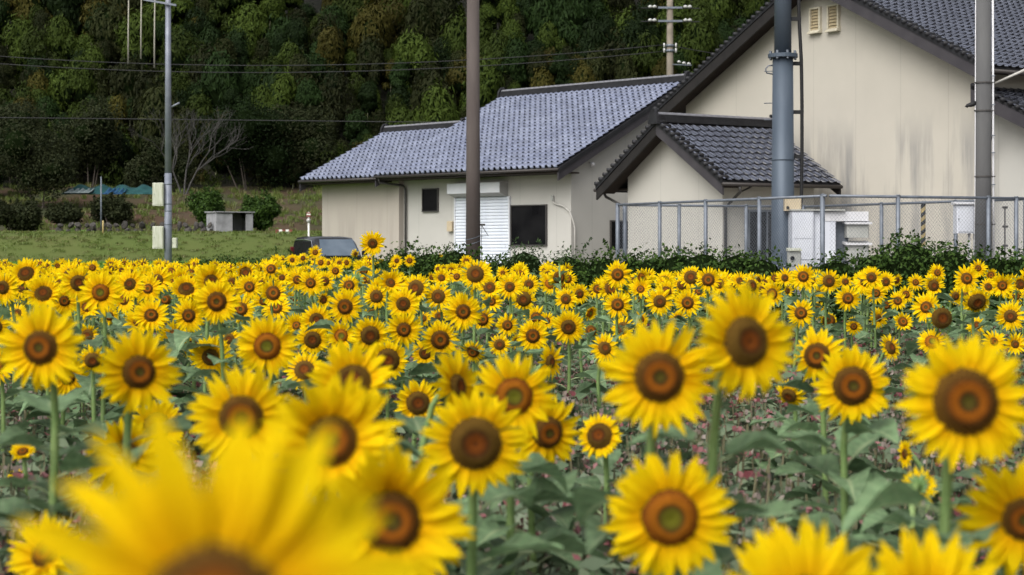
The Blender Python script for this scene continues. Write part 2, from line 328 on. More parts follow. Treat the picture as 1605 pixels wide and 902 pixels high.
# ------------------------------------------------------------------ terrain
def sm(a, b, x):
    t = np.clip((x - a) / (b - a), 0, 1); return t * t * (3 - 2 * t)
def edge_y(x): return np.interp(x, (-14, -8.8, -1, .7, 1.3, 4.5, 14), (30.5, 29.5, 27, 22.5, 20.5, 18.2, 14))   # far edge of the sunflower field
def ground_z(x, y):
    x = np.asarray(x, float); y = np.asarray(y, float)
    e = y - (29.5 - .813 * (np.clip(x, -14, 14) + 8.8))
    z = .42 * sm(1.5, 7, e) * sm(-7, 0, x + 0 * y)
    z = np.maximum(z, .50 * sm(42, 80, y))
    z = z + 1.5 * sm(83.5, 88, y) + 3.2 * np.clip((y - 94) / 19, 0, 1) + .45 * np.clip(y - 113, 0, None)
    z = z + np.where(y > 93, .25 * np.sin(x * .45 + y * .3) * np.sin(x * .21 - y * .5), 0)
    return z
def gz(x, y): return float(ground_z(x, y))

xs = np.concatenate([np.linspace(-170, -42, 20), np.arange(-40, 40.1, .8), np.linspace(42, 170, 20)])
ys = np.concatenate([np.linspace(-40, -1, 10), np.arange(0, 40, .6), np.arange(40, 114, 1.0)])
def sheet(name, xs, ys, mats, pick, **kw):
    X, Y = np.meshgrid(xs, ys); Z = ground_z(X, Y); nx = len(xs)
    V = np.stack([X, Y, Z], -1).reshape(-1, 3)
    i = (np.arange(len(ys) - 1)[:, None] * nx + np.arange(nx - 1)[None]).ravel()
    Q = np.stack([i, i + 1, i + nx + 1, i + nx], 1)
    c = V[Q].mean(1); return tag(link(name, np_mesh(name, V, Q, mats, pick(c[:, 0], c[:, 1]), True)), **kw)
def pick_ground(x, y):
    r = np.where(y < edge_y(x) + 1.0, 0, 1)
    r = np.where((x > -6) & (y > 33 - .813 * (x + 8.8) + 1.2) & (y < 80), 4, r)
    r = np.where((y > 82) & (y < 89), 2, r); r = np.where(y > 93.5, 3, r)
    return r
sheet('ground', xs, ys, [M['soil'], M['grass_ground'], M['bank_ground'], M['garden_ground'], M['gravel']], pick_ground, kind='structure', label='field soil and grassy ground running back to the bank')
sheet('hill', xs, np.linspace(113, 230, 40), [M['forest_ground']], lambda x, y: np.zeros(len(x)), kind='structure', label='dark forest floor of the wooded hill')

# ------------------------------------------------------------------ building kit (local frames: x along the wall, y away from the viewer)
TW, TE = .28, .335                                    # tile cover width and exposure
def tile_geo(kind):
    """one roof tile: a roll and a shallow pan; the lower edge is lifted over the next course; under the roll it stays open"""
    if kind == 'silver': pr = [(0, .030), (.035, .060), (.085, .060), (.12, .020), (.16, .004), (.235, .004), (.29, .034)]; lift = .060
    else: pr = [(0, .030), (.03, .050), (.065, .044), (.095, .012), (.155, .0), (.225, .004), (.258, .022)]; lift = .046
    n = len(pr); v = [(x, 0, z + lift) for x, z in pr] + [(x, TE + .03, z) for x, z in pr] + [(x, .004, z - .004) for x, z in pr]
    f = [(i, i + 1, n + i + 1, n + i) for i in range(n - 1)] + [(2 * n + i, 2 * n + i + 1, i + 1, i) for i in range(n - 1) if kind == 'silver' and i >= 3]
    return v, f
def tile_mesh(name, mat):
    v, f = tile_geo('silver' if mat is M['tile_silver'] else 'dark'); return MB().add(v, f).mesh(name, mat)
def tiles_joined(name, mat, mats4, parent):
    """many tiles in one mesh; mats4: list of 4x4 placements"""
    v, q = tile_geo('silver' if mat is M['tile_silver'] else 'dark'); v = np.array([(*p, 1) for p in v]); q = np.array(q)
    A = np.array([[list(r) for r in m] for m in mats4])
    V = np.einsum('kij,vj->kvi', A, v)[..., :3].reshape(-1, 3)
    Q = (q[None] + (np.arange(len(A)) * len(v))[:, None, None]).reshape(-1, 4)
    o = link(name, np_mesh(name, V, Q, mat), parent); o['kind'] = 'stuff'; return o

def slope_grid(O, along, up, length, run):
    """placements of all tiles of one slope: O lower corner, along = eave direction, up = up-slope unit vector"""
    O, along, up = Vector(O), Vector(along).normalized(), Vector(up).normalized()
    nrm = along.cross(up)
    if nrm.z < 0: nrm = -nrm
    out = []; nc = int(length / TW); nr = int(run / TE); sw = length / nc
    rng = random.Random(5)
    flip = along.cross(up).z < 0
    for r in range(nr):
        for c in range(nc):
            p = O + along * (c * sw + rng.uniform(-.006, .006)) + up * (r * TE + rng.uniform(-.006, .006)) + nrm * rng.uniform(0, .006)
            ax = along * (sw / TW)
            m = Matrix((( ax.x, up.x, nrm.x, p.x), (ax.y, up.y, nrm.y, p.y), (ax.z, up.z, nrm.z, p.z), (0, 0, 0, 1)))
            out.append(m)
    return out

def gable_roof(house, x0, x1, xr, ze0, zr, ze1, y0, y1, mat_tile, barge, part_tiles=None, th=.14, ridge=True, seen=('a', 'b')):
    """ridge along local y at x = xr; eaves at x0 (height ze0) and x1 (height ze1); returns the roof part"""
    rf = MB().prism([(x0, y0, ze0 - th), (xr, y0, zr - th), (x1, y0, ze1 - th), (x1, y0, ze1 - .01), (xr, y0, zr - .01), (x0, y0, ze0 - .01)], (0, y1 - y0, 0)).build('roof', M['underlay'], house)
    for (xa, za, s) in ((x0, ze0, 1), (x1, ze1, -1)):
        dx, dz = xr - xa, zr - za; run = math.hypot(dx, dz); up = (dx / run, 0, dz / run)
        if s == 1: g = slope_grid((xa - up[0] * .04, y1, za - up[2] * .04), (0, -1, 0), up, y1 - y0, run)
        else: g = slope_grid((xa - up[0] * .04, y0, za - up[2] * .04), (0, 1, 0), up, y1 - y0, run)
        if part_tiles and s == part_tiles[0]:
            W = house.matrix_basis; ind = []; rest = []
            me = tile_mesh('roof_tile', mat_tile)
            for m in g:
                c = W @ (m @ Vector((TW / 2, TE / 2, .02))); px = CX + F * c.x / c.y; py = HY - F * (c.z - CZ) / c.y
                (ind if (-10 < px < 1615 and py > -12 and len(ind) < 300) else rest).append(m)
            for m in ind: link('roof_tile', me, rf, mat4=m)
            if rest: tiles_joined('roof_tile_field', mat_tile, rest, rf)
        else: tiles_joined('roof_tile_field', mat_tile, g, rf)
    return rf

def verge(house, pts, y, name, mat, h=.26, t=.06, drop=.12, sign=-1):
    """barge board along a verge polyline (x,z) at y"""
    for (a, b) in zip(pts[:-1], pts[1:]):
        MB().prism([(a[0], y, a[1] - drop), (b[0], y, b[1] - drop), (b[0], y, b[1] - drop - h), (a[0], y, a[1] - drop - h)], (0, t * -sign, 0)).build(name, mat, house)

def ridge_line(house, p0, p1, big=.16, n=None, capmat=None, ornaments=True):
    """ridge: noshi courses, round cap tiles and end ornaments, all parts of one ridge"""
    p0, p1 = Vector(p0), Vector(p1); ln = (p1 - p0).length; t = (p1 - p0).normalized(); s = Vector((-t.y, t.x, 0))
    def pr(w, z0, z1): return [p0 + s * w + Vector((0, 0, z0)), p0 - s * w + Vector((0, 0, z0)), p0 - s * w + Vector((0, 0, z1)), p0 + s * w + Vector((0, 0, z1))]
    r = MB().prism(pr(.16, -.06, .07), p1 - p0).prism(pr(.13, .075, .12), p1 - p0).prism(pr(.10, .125, .165), p1 - p0).build('ridge', M['ridge_tile'], house)
    k = int(ln / .27); me = None
    for i in range(k):
        q = p0 + t * (ln * i / k)
        mb = MB(); vs = []; m_ = 7
        for e, rr in ((0, .078), (ln / k + .03, .070)):
            for j in range(m_): a = math.pi * j / (m_ - 1); vs.append(t * e + s * (math.cos(a) * rr) + Vector((0, 0, .165 + math.sin(a) * rr)))
        fs = [(j, j + 1, m_ + j + 1, m_ + j) for j in range(m_ - 1)] + [tuple(range(m_ - 1, -1, -1))]
        if me is None: me = mb.add(vs, fs).mesh('ridge_cap', capmat or M['ridge_cap'])
        link('ridge_cap', me, r, loc=q)
    if ornaments:
        for q, d in ((p0, -1), (p1, 1)):
            mb = MB(); prof = [(-.24, -.12), (-.20, .12), (-.13, .24), (-.05, .31), (.05, .31), (.13, .24), (.20, .12), (.24, -.12)]
            mb.prism([q + s * a + Vector((0, 0, b)) for a, b in prof], t * (.09 * d)); mb.tube([q + Vector((0, 0, .29)) - t * .1, q + Vector((0, 0, .29)) + t * .12], .045, 8)
            mb.build('ridge_end_tile', M['ridge_tile'], r)
    return r

def on_plane(house, px, py, axis, val):
    """local point where the sight line through a photo pixel meets the plane local axis = val"""
    I = house.matrix_basis.inverted(); o = I @ Vector((0, 0, CZ)); d = I.to_3x3() @ Vector(((px - CX) / F, 1, (HY - py) / F))
    k = (val - o[axis]) / d[axis]; return o + d * k

def front_window(house, px0, px1, py0, py1, y, frame=.06, louver=False, name='window'):
    a = on_plane(house, px0, (py0 + py1) / 2, 1, y); b = on_plane(house, px1, (py0 + py1) / 2, 1, y); pc = (px0 + px1) / 2
    zt = on_plane(house, pc, py0, 1, y).z; zb = on_plane(house, pc, py1, 1, y).z
    return a.x, b.x, zb, zt

# ------------------------------------------------------------------ the long house with the pale silver roof
aB = math.atan2(-.70, .714)
HB = empty('long_house', (1.61, 60.0, 0), aB, label='long cream house with pale silver tiled roof and white roller shutter', cat='house')
HB.matrix_basis = Matrix.Translation((1.61, 60.0, 0)) @ Matrix.Rotation(aB, 4, 'Z')
zE = CZ + 2.78; zR = CZ + 6.26; wB = 7.07; pitB = (zR - zE) / wB
def slopeB(y): return zE + pitB * y
def roof_x(house, x0, x1, y0, yr, y1, ze, zr, mat_tile):      # ridge along local x
    th = .14
    rf = MB().prism([(x0, y0, ze - th), (x0, yr, zr - th), (x0, y1, ze - th), (x0, y1, ze - .01), (x0, yr, zr - .01), (x0, y0, ze - .01)], (x1 - x0, 0, 0)).build('roof', M['underlay'], house)
    run = math.hypot(yr - y0, zr - ze); up = Vector((0, yr - y0, zr - ze)) / run
    tiles_joined('roof_tile_field', mat_tile, slope_grid((x0, y0 - .05, ze - .02), (1, 0, 0), up, x1 - x0, run), rf)
    up2 = Vector((0, yr - y1, zr - ze)) / run
    tiles_joined('roof_tile_field', mat_tile, slope_grid((x1, y1 + .05, ze - .02), (-1, 0, 0), up2, x1 - x0, run), rf)
    return rf
roof_x(HB, -9.65, 0, 0, wB, 2 * wB, zE, zR, M['tile_silver'])
w2 = 4.63; zR2 = CZ + 4.86; zE2 = zE - .06
roof_x(HB, -14.3, -9.70, 0.02, w2, 2 * w2, zE2, zR2, M['tile_silver'])
ridge_line(HB, (-9.75, wB, zR + .04), (.05, wB, zR + .04))
ridge_line(HB, (-14.35, w2, zR2 + .04), (-9.6, w2, zR2 + .04))
# walls
yw, xw0, xw1 = 1.1, -9.25, -.4
def houseblock(x0, x1, ya, yb, yr, ztop, zr): return MB().prism([(x0, ya, 0), (x0, yb, 0), (x0, yb, ztop), (x0, yr, zr), (x0, ya, ztop)], (x1 - x0, 0, 0))
houseblock(xw0, xw1, yw, 2 * wB - yw, wB, slopeB(yw) - .2, zR - .2).build('wall', M['wall_white'], HB)
houseblock(-13.95, -9.253, .85, 2 * w2 - .85, w2, zE2 + (zR2 - zE2) / w2 * .85 - .2, zR2 - .2).build('wall', M['wall_left'], HB)
# soffit boards, barge boards, gutters
for (x0, x1, z) in ((-9.6, -.05, zE), (-14.25, -9.66, zE2)):
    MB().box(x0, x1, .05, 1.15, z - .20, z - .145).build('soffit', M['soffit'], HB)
    MB().tube([(x0 - .1, -.05, z - .09), (x1 + .1, -.05, z - .09)], .055, 8).build('gutter', M['gutter'], HB, True)
for (xv, yr, ze, zr, n) in ((.0, wB, zE, zR, 1), (-9.65, wB, zE, zR, -1), (-14.3, w2, zE2, zR2, -1)):
    for (ya, yb, za, zb) in ((-.02, yr, ze, zr), (2 * yr + .02, yr, ze, zr)):
        MB().prism([(xv, ya, za - .03), (xv, yb, zb - .03), (xv, yb, zb - .17), (xv, ya, za - .17)], (.07 * n, 0, 0)).build('verge_trim', M['ridge_tile'], HB)
        MB().prism([(xv - .02 * n, ya, za - .18), (xv - .02 * n, yb, zb - .18), (xv - .02 * n, yb, zb - .48), (xv - .02 * n, ya, za - .48)], (.05 * n, 0, 0)).build('barge_board', M['barge_grey'], HB)
# downpipe at the corner between the two sections
p0 = on_plane(HB, 599, 283, 1, .2); p1 = on_plane(HB, 634, 292, 1, .95)
MB().tube([(p0.x, .0, zE - .12), (p0.x, .05, zE - .30), (p1.x - .1, .98, p1.z + .02), (p1.x, 1.0, p1.z - .12), (p1.x, 1.0, .1)], .045, 8).build('downpipe', M['pipe_dark'], HB, True)
# small window, roller shutter, large window, meter box, conduit
def framed(house, x0, x1, z0, z1, y, fm, pane, name='window', fw=.05, depth=.07, bars=()):
    fr = MB().box(x0 - fw, x1 + fw, y - depth, y + .01, z1, z1 + fw).box(x0 - fw, x1 + fw, y - depth - .02, y + .01, z0 - fw, z0).box(x0 - fw, x0, y - depth, y + .01, z0, z1).box(x1, x1 + fw, y - depth, y + .01, z0, z1)
    for b in bars: fr.box(b - .015, b + .015, y - depth + .01, y - .02, z0, z1)
    wo = fr.build(name, fm, house); MB().box(x0 + .002, x1 - .002, y - .03, y + .005, z0 + .002, z1 - .002).build('pane', pane, wo); return wo
x0, x1, z0, z1 = front_window(HB, 664, 687, 297, 331, yw)
framed(HB, x0, x1, z0, z1, yw, M['frame_dark'], M['glass_dark'], fw=.035)
x0, x1, z0, z1 = front_window(HB, 803, 857, 323, 384, yw)
framed(HB, x0, x1, z0, z1, yw, M['frame_dark'], M['glass_dark'], fw=.04)
x0, x1, z0, z1 = front_window(HB, 716, 799, 309, 430, yw)
z0 = .42
sh = MB().box(x0 - .07, x0, yw - .09, yw + .01, z0, z1).box(x1, x1 + .07, yw - .09, yw + .01, z0, z1).box(x0, x1, yw - .02, yw - .01, z0, z1).build('roller_shutter', M['shutter_box'], HB)
ns = 23; hgt = (z1 - z0) / ns
sl = MB().prism([(x0, yw - .022, .004), (x0, yw - .062, .012), (x0, yw - .062, hgt * .55), (x0, yw - .030, hgt - .006), (x0, yw - .022, hgt - .004)], (x1 - x0, 0, 0)).mesh('shutter_slat', M['shutter'])
for i in range(ns): link('shutter_slat', sl, sh, loc=(0, 0, z0 + i * hgt))
xa = on_plane(HB, 701, 300, 1, yw - .45).x; xb = on_plane(HB, 783, 295, 1, yw - .45).x
zt = on_plane(HB, 745, 287, 1, yw - .45).z; zb = on_plane(HB, 745, 303, 1, yw - .45).z
bxo = MB().prism([(xa, yw - .45, zb), (xa, yw - .45, zt), (xa, yw, zt), (xa, yw, z1 + .01), (xa, yw - .12, z1 + .01)], (xb - xa, 0, 0)).build('shutter_housing', M['shutter_under'], sh)
MB().box(xa - .004, xb + .004, yw - .462, yw - .45, zb, zt).build('housing_front', M['shutter_box'], bxo)
x0, x1, z0, z1 = front_window(HB, 704, 712, 347, 363, yw)
MB().cbox(x0, x1, yw - .14, yw, z0, z1, .015).build('meter_box', M['beige_box'], HB)
q = [on_plane(HB, a, b, 1, yw - .05) for a, b in ((866, 314), (868, 319), (884, 324), (893, 332))]
MB().tube([(v.x, yw - .05, v.z) for v in q] + [(xw1 + .06, yw + .05, q[-1].z - .35), (xw1 + .07, yw + .12, q[-1].z - .6), (xw1 + .07, yw + .12, .2)], .035, 8).build('conduit', M['pipe_pale'], HB, True)
MB().cbox(q[0].x - .06, q[0].x + .06, yw - .1, yw, q[0].z - .02, q[0].z + .16, .02).build('conduit_cap', M['grey_box'], HB)
# gable end: dark doorway and two small floodlights under the barge board
def side_rect(house, px0, px1, py0, py1, x):
    a = on_plane(house, px0, (py0 + py1) / 2, 0, x); b = on_plane(house, px1, (py0 + py1) / 2, 0, x)
    return a.y, b.y, on_plane(house, (px0 + px1) / 2, py1, 0, x).z, on_plane(house, (px0 + px1) / 2, py0, 0, x).z
ya, yb, za, zb = side_rect(HB, 957, 984, 348, 390, xw1)
dw = MB().box(xw1, xw1 + .06, ya - .05, ya, za, zb).box(xw1, xw1 + .06, yb, yb + .05, za, zb).box(xw1, xw1 + .06, ya - .05, yb + .05, zb, zb + .05).build('window', M['frame_dark'], HB)
MB().box(xw1, xw1 + .02, ya, yb, za, zb).build('pane', M['glass_dark'], dw)
for (px, py) in ((914, 243), (928, 255)):
    c = on_plane(HB, px, py, 0, xw1 + .15)
    fl = MB().tube([(xw1, c.y, c.z), (xw1 + .14, c.y, c.z - .02)], .02, 6).build('floodlight_arm', M['grey_box'], HB, True)
    MB().tube([(xw1 + .10, c.y - .05, c.z - .02), (xw1 + .16, c.y + .02, c.z - .05), (xw1 + .22, c.y - .04, c.z - .09)], [.05, .075, .085], 10).build('lamp_head', M['white_paint'], fl, True)

# ------------------------------------------------------------------ the gabled main house
XA, YA = Vector((.53, -.848, 0)), Vector((.848, .53, 0)); aA = math.atan2(-.848, .53)
HA = empty('gabled_house', (7.9, 52.5, 0), aA, label='tall cream gabled house with dark glazed tile roof and streaked wall', cat='house')
HA.matrix_basis = Matrix.Translation((7.9, 52.5, 0)) @ Matrix.Rotation(aA, 4, 'Z')
xr, zr, pit = 1.56, CZ + 8.17, .49
xl, xe = -5.9, 8.55; zl = zr - pit * (xr - xl); ze = zr - pit * (xe - xr)
gable_roof(HA, xl, xe, xr, zl, zr, ze, 0, 13, M['tile_dark'], None, part_tiles=(-1,))
ridge_line(HA, (xr, -.05, zr + .04), (xr, 13.05, zr + .04))
verge(HA, [(xl, zl + .05), (xr, zr + .05)], -.05, 'verge_trim', M['ridge_tile'], h=.14, drop=.0, sign=-1)
verge(HA, [(xr, zr + .05), (xe, ze + .05)], -.05, 'verge_trim', M['ridge_tile'], h=.14, drop=.0, sign=-1)
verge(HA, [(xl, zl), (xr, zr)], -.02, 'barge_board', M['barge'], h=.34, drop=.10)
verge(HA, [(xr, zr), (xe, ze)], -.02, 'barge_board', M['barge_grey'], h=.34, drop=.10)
# round verge tiles seen end-on along both verges
vt = MB().tube([(0, -.10, 0), (0, .22, 0)], .062, 8).mesh('verge_tile', M['ridge_tile'], True)
for (xa, za, xb, zb) in ((xl, zl, xr, zr), (xe, ze, xr, zr)):
    n = int(math.hypot(xb - xa, zb - za) / .24)
    for i in range(n):
        k = (i + .3) / n; link('verge_tile', vt, HA, loc=(xa + (xb - xa) * k, 0, za + (zb - za) * k + .06))
YW = .72
MB().prism([(xl + .75, YW, 0), (xl + .75, YW, zl + pit * .75 - .2), (xr, YW, zr - .2), (xe - .7, YW, ze + pit * .7 - .2), (xe - .7, YW, 0)], (0, 11.5, 0)).build('wall', M['wall_cream'], HA)
for (xa, za, xb, zb) in ((xl, zl, xr - .002, zr), (xr + .002, zr, xe, ze)):
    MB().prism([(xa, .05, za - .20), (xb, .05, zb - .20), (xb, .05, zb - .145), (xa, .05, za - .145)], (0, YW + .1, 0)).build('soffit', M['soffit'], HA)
for xg, zg, s in ((xl, zl, -1), (xe, ze, 1)):
    MB().tube([(xg + .06 * s, 0, zg - .12), (xg + .06 * s, 13, zg - .12)], .06, 8).build('gutter', M['gutter'], HA, True)
# two narrow louvred vents high in the gable
for (pa, pb, ya, yb) in ((1273, 1286, 13, 48), (1301, 1315, 8, 45)):
    x0, x1, z0, z1 = front_window(HA, pa, pb, ya + 2, yb, YW)
    v = MB().box(x0 - .05, x0, YW - .09, YW, z0, z1 + .05).box(x1, x1 + .06, YW - .09, YW, z0, z1 + .05).box(x0, x1, YW - .09, YW, z1, z1 + .05).prism([(x0 - .07, YW - .16, z0 - .10), (x0 - .07, YW - .16, z0 - .06), (x0 - .07, YW, z0 + .04), (x0 - .07, YW, z0 - .10)], (x1 - x0 + .15, 0, 0)).build('vent', M['cream_frame'], HA)
    n = 7; hh = (z1 - z0) / n; me = MB().prism([(x0, YW - .05, 0), (x0, YW - .045, .015), (x0, YW - .004, hh), (x0, YW - .012, hh - .02)], (x1 - x0, 0, 0)).mesh('slat', M['louver'])
    for i in range(n): link('slat', me, v, loc=(0, 0, z0 + i * hh))
# lower wing beside the gable
zt = ze - .78; xb_ = 13.4
lean = MB().prism([(xe - .75, .25, zt + .45 * .8 - .13), (xb_, .25, zt - .45 * (xb_ - xe) - .13), (xb_, .25, zt - .45 * (xb_ - xe) - .01), (xe - .75, .25, zt + .45 * .8 - .01)], (0, 11, 0)).build('lower_roof', M['underlay'], HA)
run = (xb_ - xe + .8) * math.hypot(1, .45); up = Vector((-1, 0, .45)).normalized()
tiles_joined('roof_tile_field', M['tile_dark'], slope_grid((xb_, .25, zt - .45 * (xb_ - xe)), (0, 1, 0), up, 11, run), lean)
verge(HA, [(xe - .7, zt + .32), (xb_, zt - .45 * (xb_ - xe))], .20, 'barge_board', M['barge_grey'], h=.34, drop=.08)
for i in range(20):
    k = xe - .6 + i * .25; link('verge_tile', vt, HA, loc=(k, .25, zt - .45 * (k - xe) + .06))
MB().prism([(xe - .69, YW + .25, 0), (xe - .69, YW + .25, zt + .1), (xb_ - .7, YW + .25, zt - .45 * (xb_ - xe - .7) - .15), (xb_ - .7, YW + .25, 0)], (0, 10, 0)).build('wall', M['wall_white'], HA)
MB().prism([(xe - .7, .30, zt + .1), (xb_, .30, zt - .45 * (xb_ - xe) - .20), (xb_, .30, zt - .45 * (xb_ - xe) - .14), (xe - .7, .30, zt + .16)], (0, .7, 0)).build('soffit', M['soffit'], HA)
MB().tube([(xe + .06, .05, ze - .15), (xe + .06, .05, zt - .45), (xe - .3, .60, zt - .95), (xe - .45, .62, zt - 1.2), (xe - .45, .62, .2)], .05, 8).build('downpipe', M['pipe_dark'], HA, True)
MB().tube([(xe + .05, .3, ze - .45), (xe + .9, .5, ze - .15)], .035, 6).build('gutter_stay', M['pipe_pale'], HA, True)

# ------------------------------------------------------------------ the small annex in front of the main house
HN = empty('annex', (4.21, 50.2, 0), aA, label='small cream annex with steep dark tiled roof behind the mesh fence', cat='annex')
HN.matrix_basis = Matrix.Translation((4.21, 50.2, 0)) @ Matrix.Rotation(aA, 4, 'Z')
hw, zea, zra, LN = 3.05, CZ + 1.83, CZ + 3.66, 4.36
gable_roof(HN, -hw, hw, 0, zea, zra, zea, 0, LN, M['tile_dark'], None, part_tiles=(-1,))
ridge_line(HN, (0, -.05, zra + .03), (0, LN + .05, zra + .03), capmat=M['ridge_cap'])
pa = (zra - zea) / hw
for s in (-1, 1):
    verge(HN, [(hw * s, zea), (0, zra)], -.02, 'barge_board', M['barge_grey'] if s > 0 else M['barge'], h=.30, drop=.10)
    verge(HN, [(hw * s, zea + .04), (0, zra + .04)], -.05, 'verge_trim', M['ridge_tile'], h=.13, drop=0)
    verge(HN, [(hw * s, zea), (0, zra)], LN + .02, 'barge_board', M['barge'], h=.28, drop=.10, sign=1)
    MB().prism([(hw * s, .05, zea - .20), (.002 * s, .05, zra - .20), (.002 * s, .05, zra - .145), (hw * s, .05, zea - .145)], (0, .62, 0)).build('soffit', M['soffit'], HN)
    MB().tube([(hw * s + .05 * s, -.05, zea - .10), (hw * s + .05 * s, LN, zea - .10)], .055, 8).build('gutter', M['gutter'], HN, True)
    n = 14
    for i in range(n):
        k = (i + .3) / n; link('verge_tile', vt, HN, loc=(hw * s * (1 - k), 0, zea + (zra - zea) * k + .06))
    MB().box(min(2.30 * s, 2.95 * s), max(2.30 * s, 2.95 * s), .68, LN - .3, zea - .10, zea - .05).build('eave_board', M['soffit'], HN)
MB().prism([(-2.25, .6, 0), (-2.25, .6, zea + pa * .8 - .2), (0, .6, zra - .2), (2.3, .6, zea + pa * .75 - .2), (2.3, .6, 0)], (0, LN - .95, 0)).build('wall', M['wall_annex'], HN)
MB().box(-.12, .12, .05, .62, zra - .42, zra - .24).build('ridge_beam', M['soffit'], HN)
MB().tube([(hw + .05, .55, zea - .16), (hw + .03, .6, zea - .30), (2.36, .66, zea - .72), (2.36, .66, .2)], .045, 8).build('downpipe', M['pipe_dark'], HN, True)
MB().tube([(-hw - .05, .3, zea - .16), (-hw, .35, zea - .30), (-2.30, .52, zea - .62), (-2.30, .52, .2)], .045, 8).build('downpipe', M['pipe_dark'], HN, True)
MB().tube([(2.28, 1.2, zea + .12), (2.28, 1.2, zea - .3), (hw - .2, 1.2, zea - .14)], .03, 6).build('gutter_stay', M['pipe_dark'], HN)
# windows in the shaded side wall
wy = 1.55
wn = MB().box(2.30, 2.36, wy - .05, wy, .5, 2.3).box(2.30, 2.36, wy + 1.3, wy + 1.35, .5, 2.3).box(2.30, 2.36, wy - .05, wy + 1.35, 2.3, 2.36).box(2.30, 2.36, wy + .62, wy + .67, .5, 2.3).build('window', M['galv'], HN)
MB().box(2.30, 2.325, wy, wy + 1.3, .5, 2.3).build('pane', M['glass_dark'], wn)

# ------------------------------------------------------------------ mesh fence round the pole compound
fA, fB, fD = Vector((2.25, 36.7, 0)), Vector((5.51, 30.2, 0)), Vector((6.44, 38.4, 0)); fC = fB + (fD - fA)
FT, FB = CZ + .91, .42
def wire_panel(a, b, z0, z1, parent):
    ln = (b - a).length; t = (b - a).normalized(); h = z1 - z0; mb = MB(); st = .075; r = .0018
    nrm = Vector((-t.y, t.x, 0))
    k = -h
    while k < ln:
        for sgn in (1, -1):
            u0, u1 = max(0, k), min(ln, k + h)
            if u1 - u0 > .01:
                va, vb = u0 - k, u1 - k
                if sgn < 0: va, vb = h - va, h - vb
                p = a + t * u0 + Vector((0, 0, z0 + va)) + nrm * (.003 * sgn); q = a + t * u1 + Vector((0, 0, z0 + vb)) + nrm * (.003 * sgn)
                mb.tube([p, q], r, 3, cap=False)
        k += st
    o = mb.build('wire_mesh', M['galv'], parent); o['kind'] = 'stuff'; return o
def fence(a, b, fr, label):
    root = empty('mesh_fence', a, label=label, cat='fence', group='sides of the mesh fence enclosure')
    A = Vector((0, 0, 0)); D = b - a
    for i, s in enumerate(fr):
        if s == .001: continue
        p = A + D * s
        MB().tube([p + Vector((0, 0, .2)), p + Vector((0, 0, FT))], .040 if 0 < i < len(fr) - 1 else .045, 10).tube([p + Vector((0, 0, FT)), p + Vector((0, 0, FT + .02))], [.05, .03], 10).build('post', M['galv'], root, True)
    MB().tube([A + Vector((0, 0, FT - .02)), A + D + Vector((0, 0, FT - .02))], .026, 8).build('top_rail', M['galv'], root, True)
    MB().tube([A + Vector((0, 0, .95)), A + D + Vector((0, 0, .95))], .012, 6).build('middle_rail', M['galv'], root, True)
    MB().tube([A + Vector((0, 0, FB + .05)), A + D + Vector((0, 0, FB + .05))], .014, 6).build('bottom_rail', M['galv'], root, True)
    for s0, s1 in zip(fr[:-1], fr[1:]): wire_panel(A + D * s0, A + D * s1, FB + .05, FT - .03, root)
    return root
off = Vector((.05, -.03, 0))
fence(fA, fB, (0, .235, .47, .72, .985), 'side of mesh fence facing the sunflowers, running from annex to steel pole')
fence(fB + off, fC, (.001, .32, .76, .90, 1.0), 'side of mesh fence before the white equipment cabinet and wall box')
fence(fA + Vector((.16, .12, 0)), fD, (0, .30, .68, 1.0), 'rear side of mesh fence under the annex windows')
fence(fD + Vector((.06, 0, 0)), fC + Vector((0, .12, 0)), (0, .38, .70, .97), 'rear side of mesh fence in front of the streaked gable wall')

# ------------------------------------------------------------------ poles
def bands(root, x, r, zs, mat):
    for z in zs: MB().tube([(x, 0, z - .02), (x, 0, z + .02)], r + .008, 16).build('band', mat, root, True)
# thick blue-grey steel pole
d = 33.0; b = P(1227, 387, d); gx = gz(b.x, b.y)
SP = empty('steel_pole', (b.x, b.y, gx), label='thick blue-grey steel pole with bolted collar inside the fence', cat='pole')
zc = CZ + (HY - 88) * d / F - gx
MB().tube([(0, 0, -.3), (0, 0, .02), (0, 0, zc)], [.235, .232, .195], 24).build('lower_shaft', M['steel_pole'], SP, True)
MB().tube([(0, 0, zc), (0, 0, zc + 3)], [.165, .155], 24).build('upper_shaft', M['steel_pole'], SP, True)
cl = MB().tube([(0, 0, zc - .045), (0, 0, zc - .035), (0, 0, zc + .035), (0, 0, zc + .045)], [.22, .285, .285, .22], 24).build('collar', M['steel_pole'], SP)
for k in range(8):
    a = k * math.pi / 4 + .2; MB().tube([(.25 * math.cos(a), .25 * math.sin(a), zc - .07), (.25 * math.cos(a), .25 * math.sin(a), zc + .09)], .025, 6).build('bolt', M['galv'], cl)
for py in (251,):
    z = CZ + (HY - py) * d / F - gx; MB().tube([(0, 0, z - .006), (0, 0, z + .006)], .223, 24).build('weld_seam', M['steel_pole'], SP, True)
for py in (162, 188, 112):
    z = CZ + (HY - py) * d / F - gx; MB().tube([(-.2, 0, z), (-.36, -.02, z - .005)], .009, 6).build('step_bolt', M['galv'], SP)
zh = CZ + (HY - 110) * d / F - gx
MB().tube([(-.19, 0, zh + .09), (-.28, 0, zh + .08), (-.33, 0, zh + .02), (-.31, 0, zh - .06), (-.19, 0, zh - .08)], .014, 6).build('grab_hook', M['galv'], SP, True)
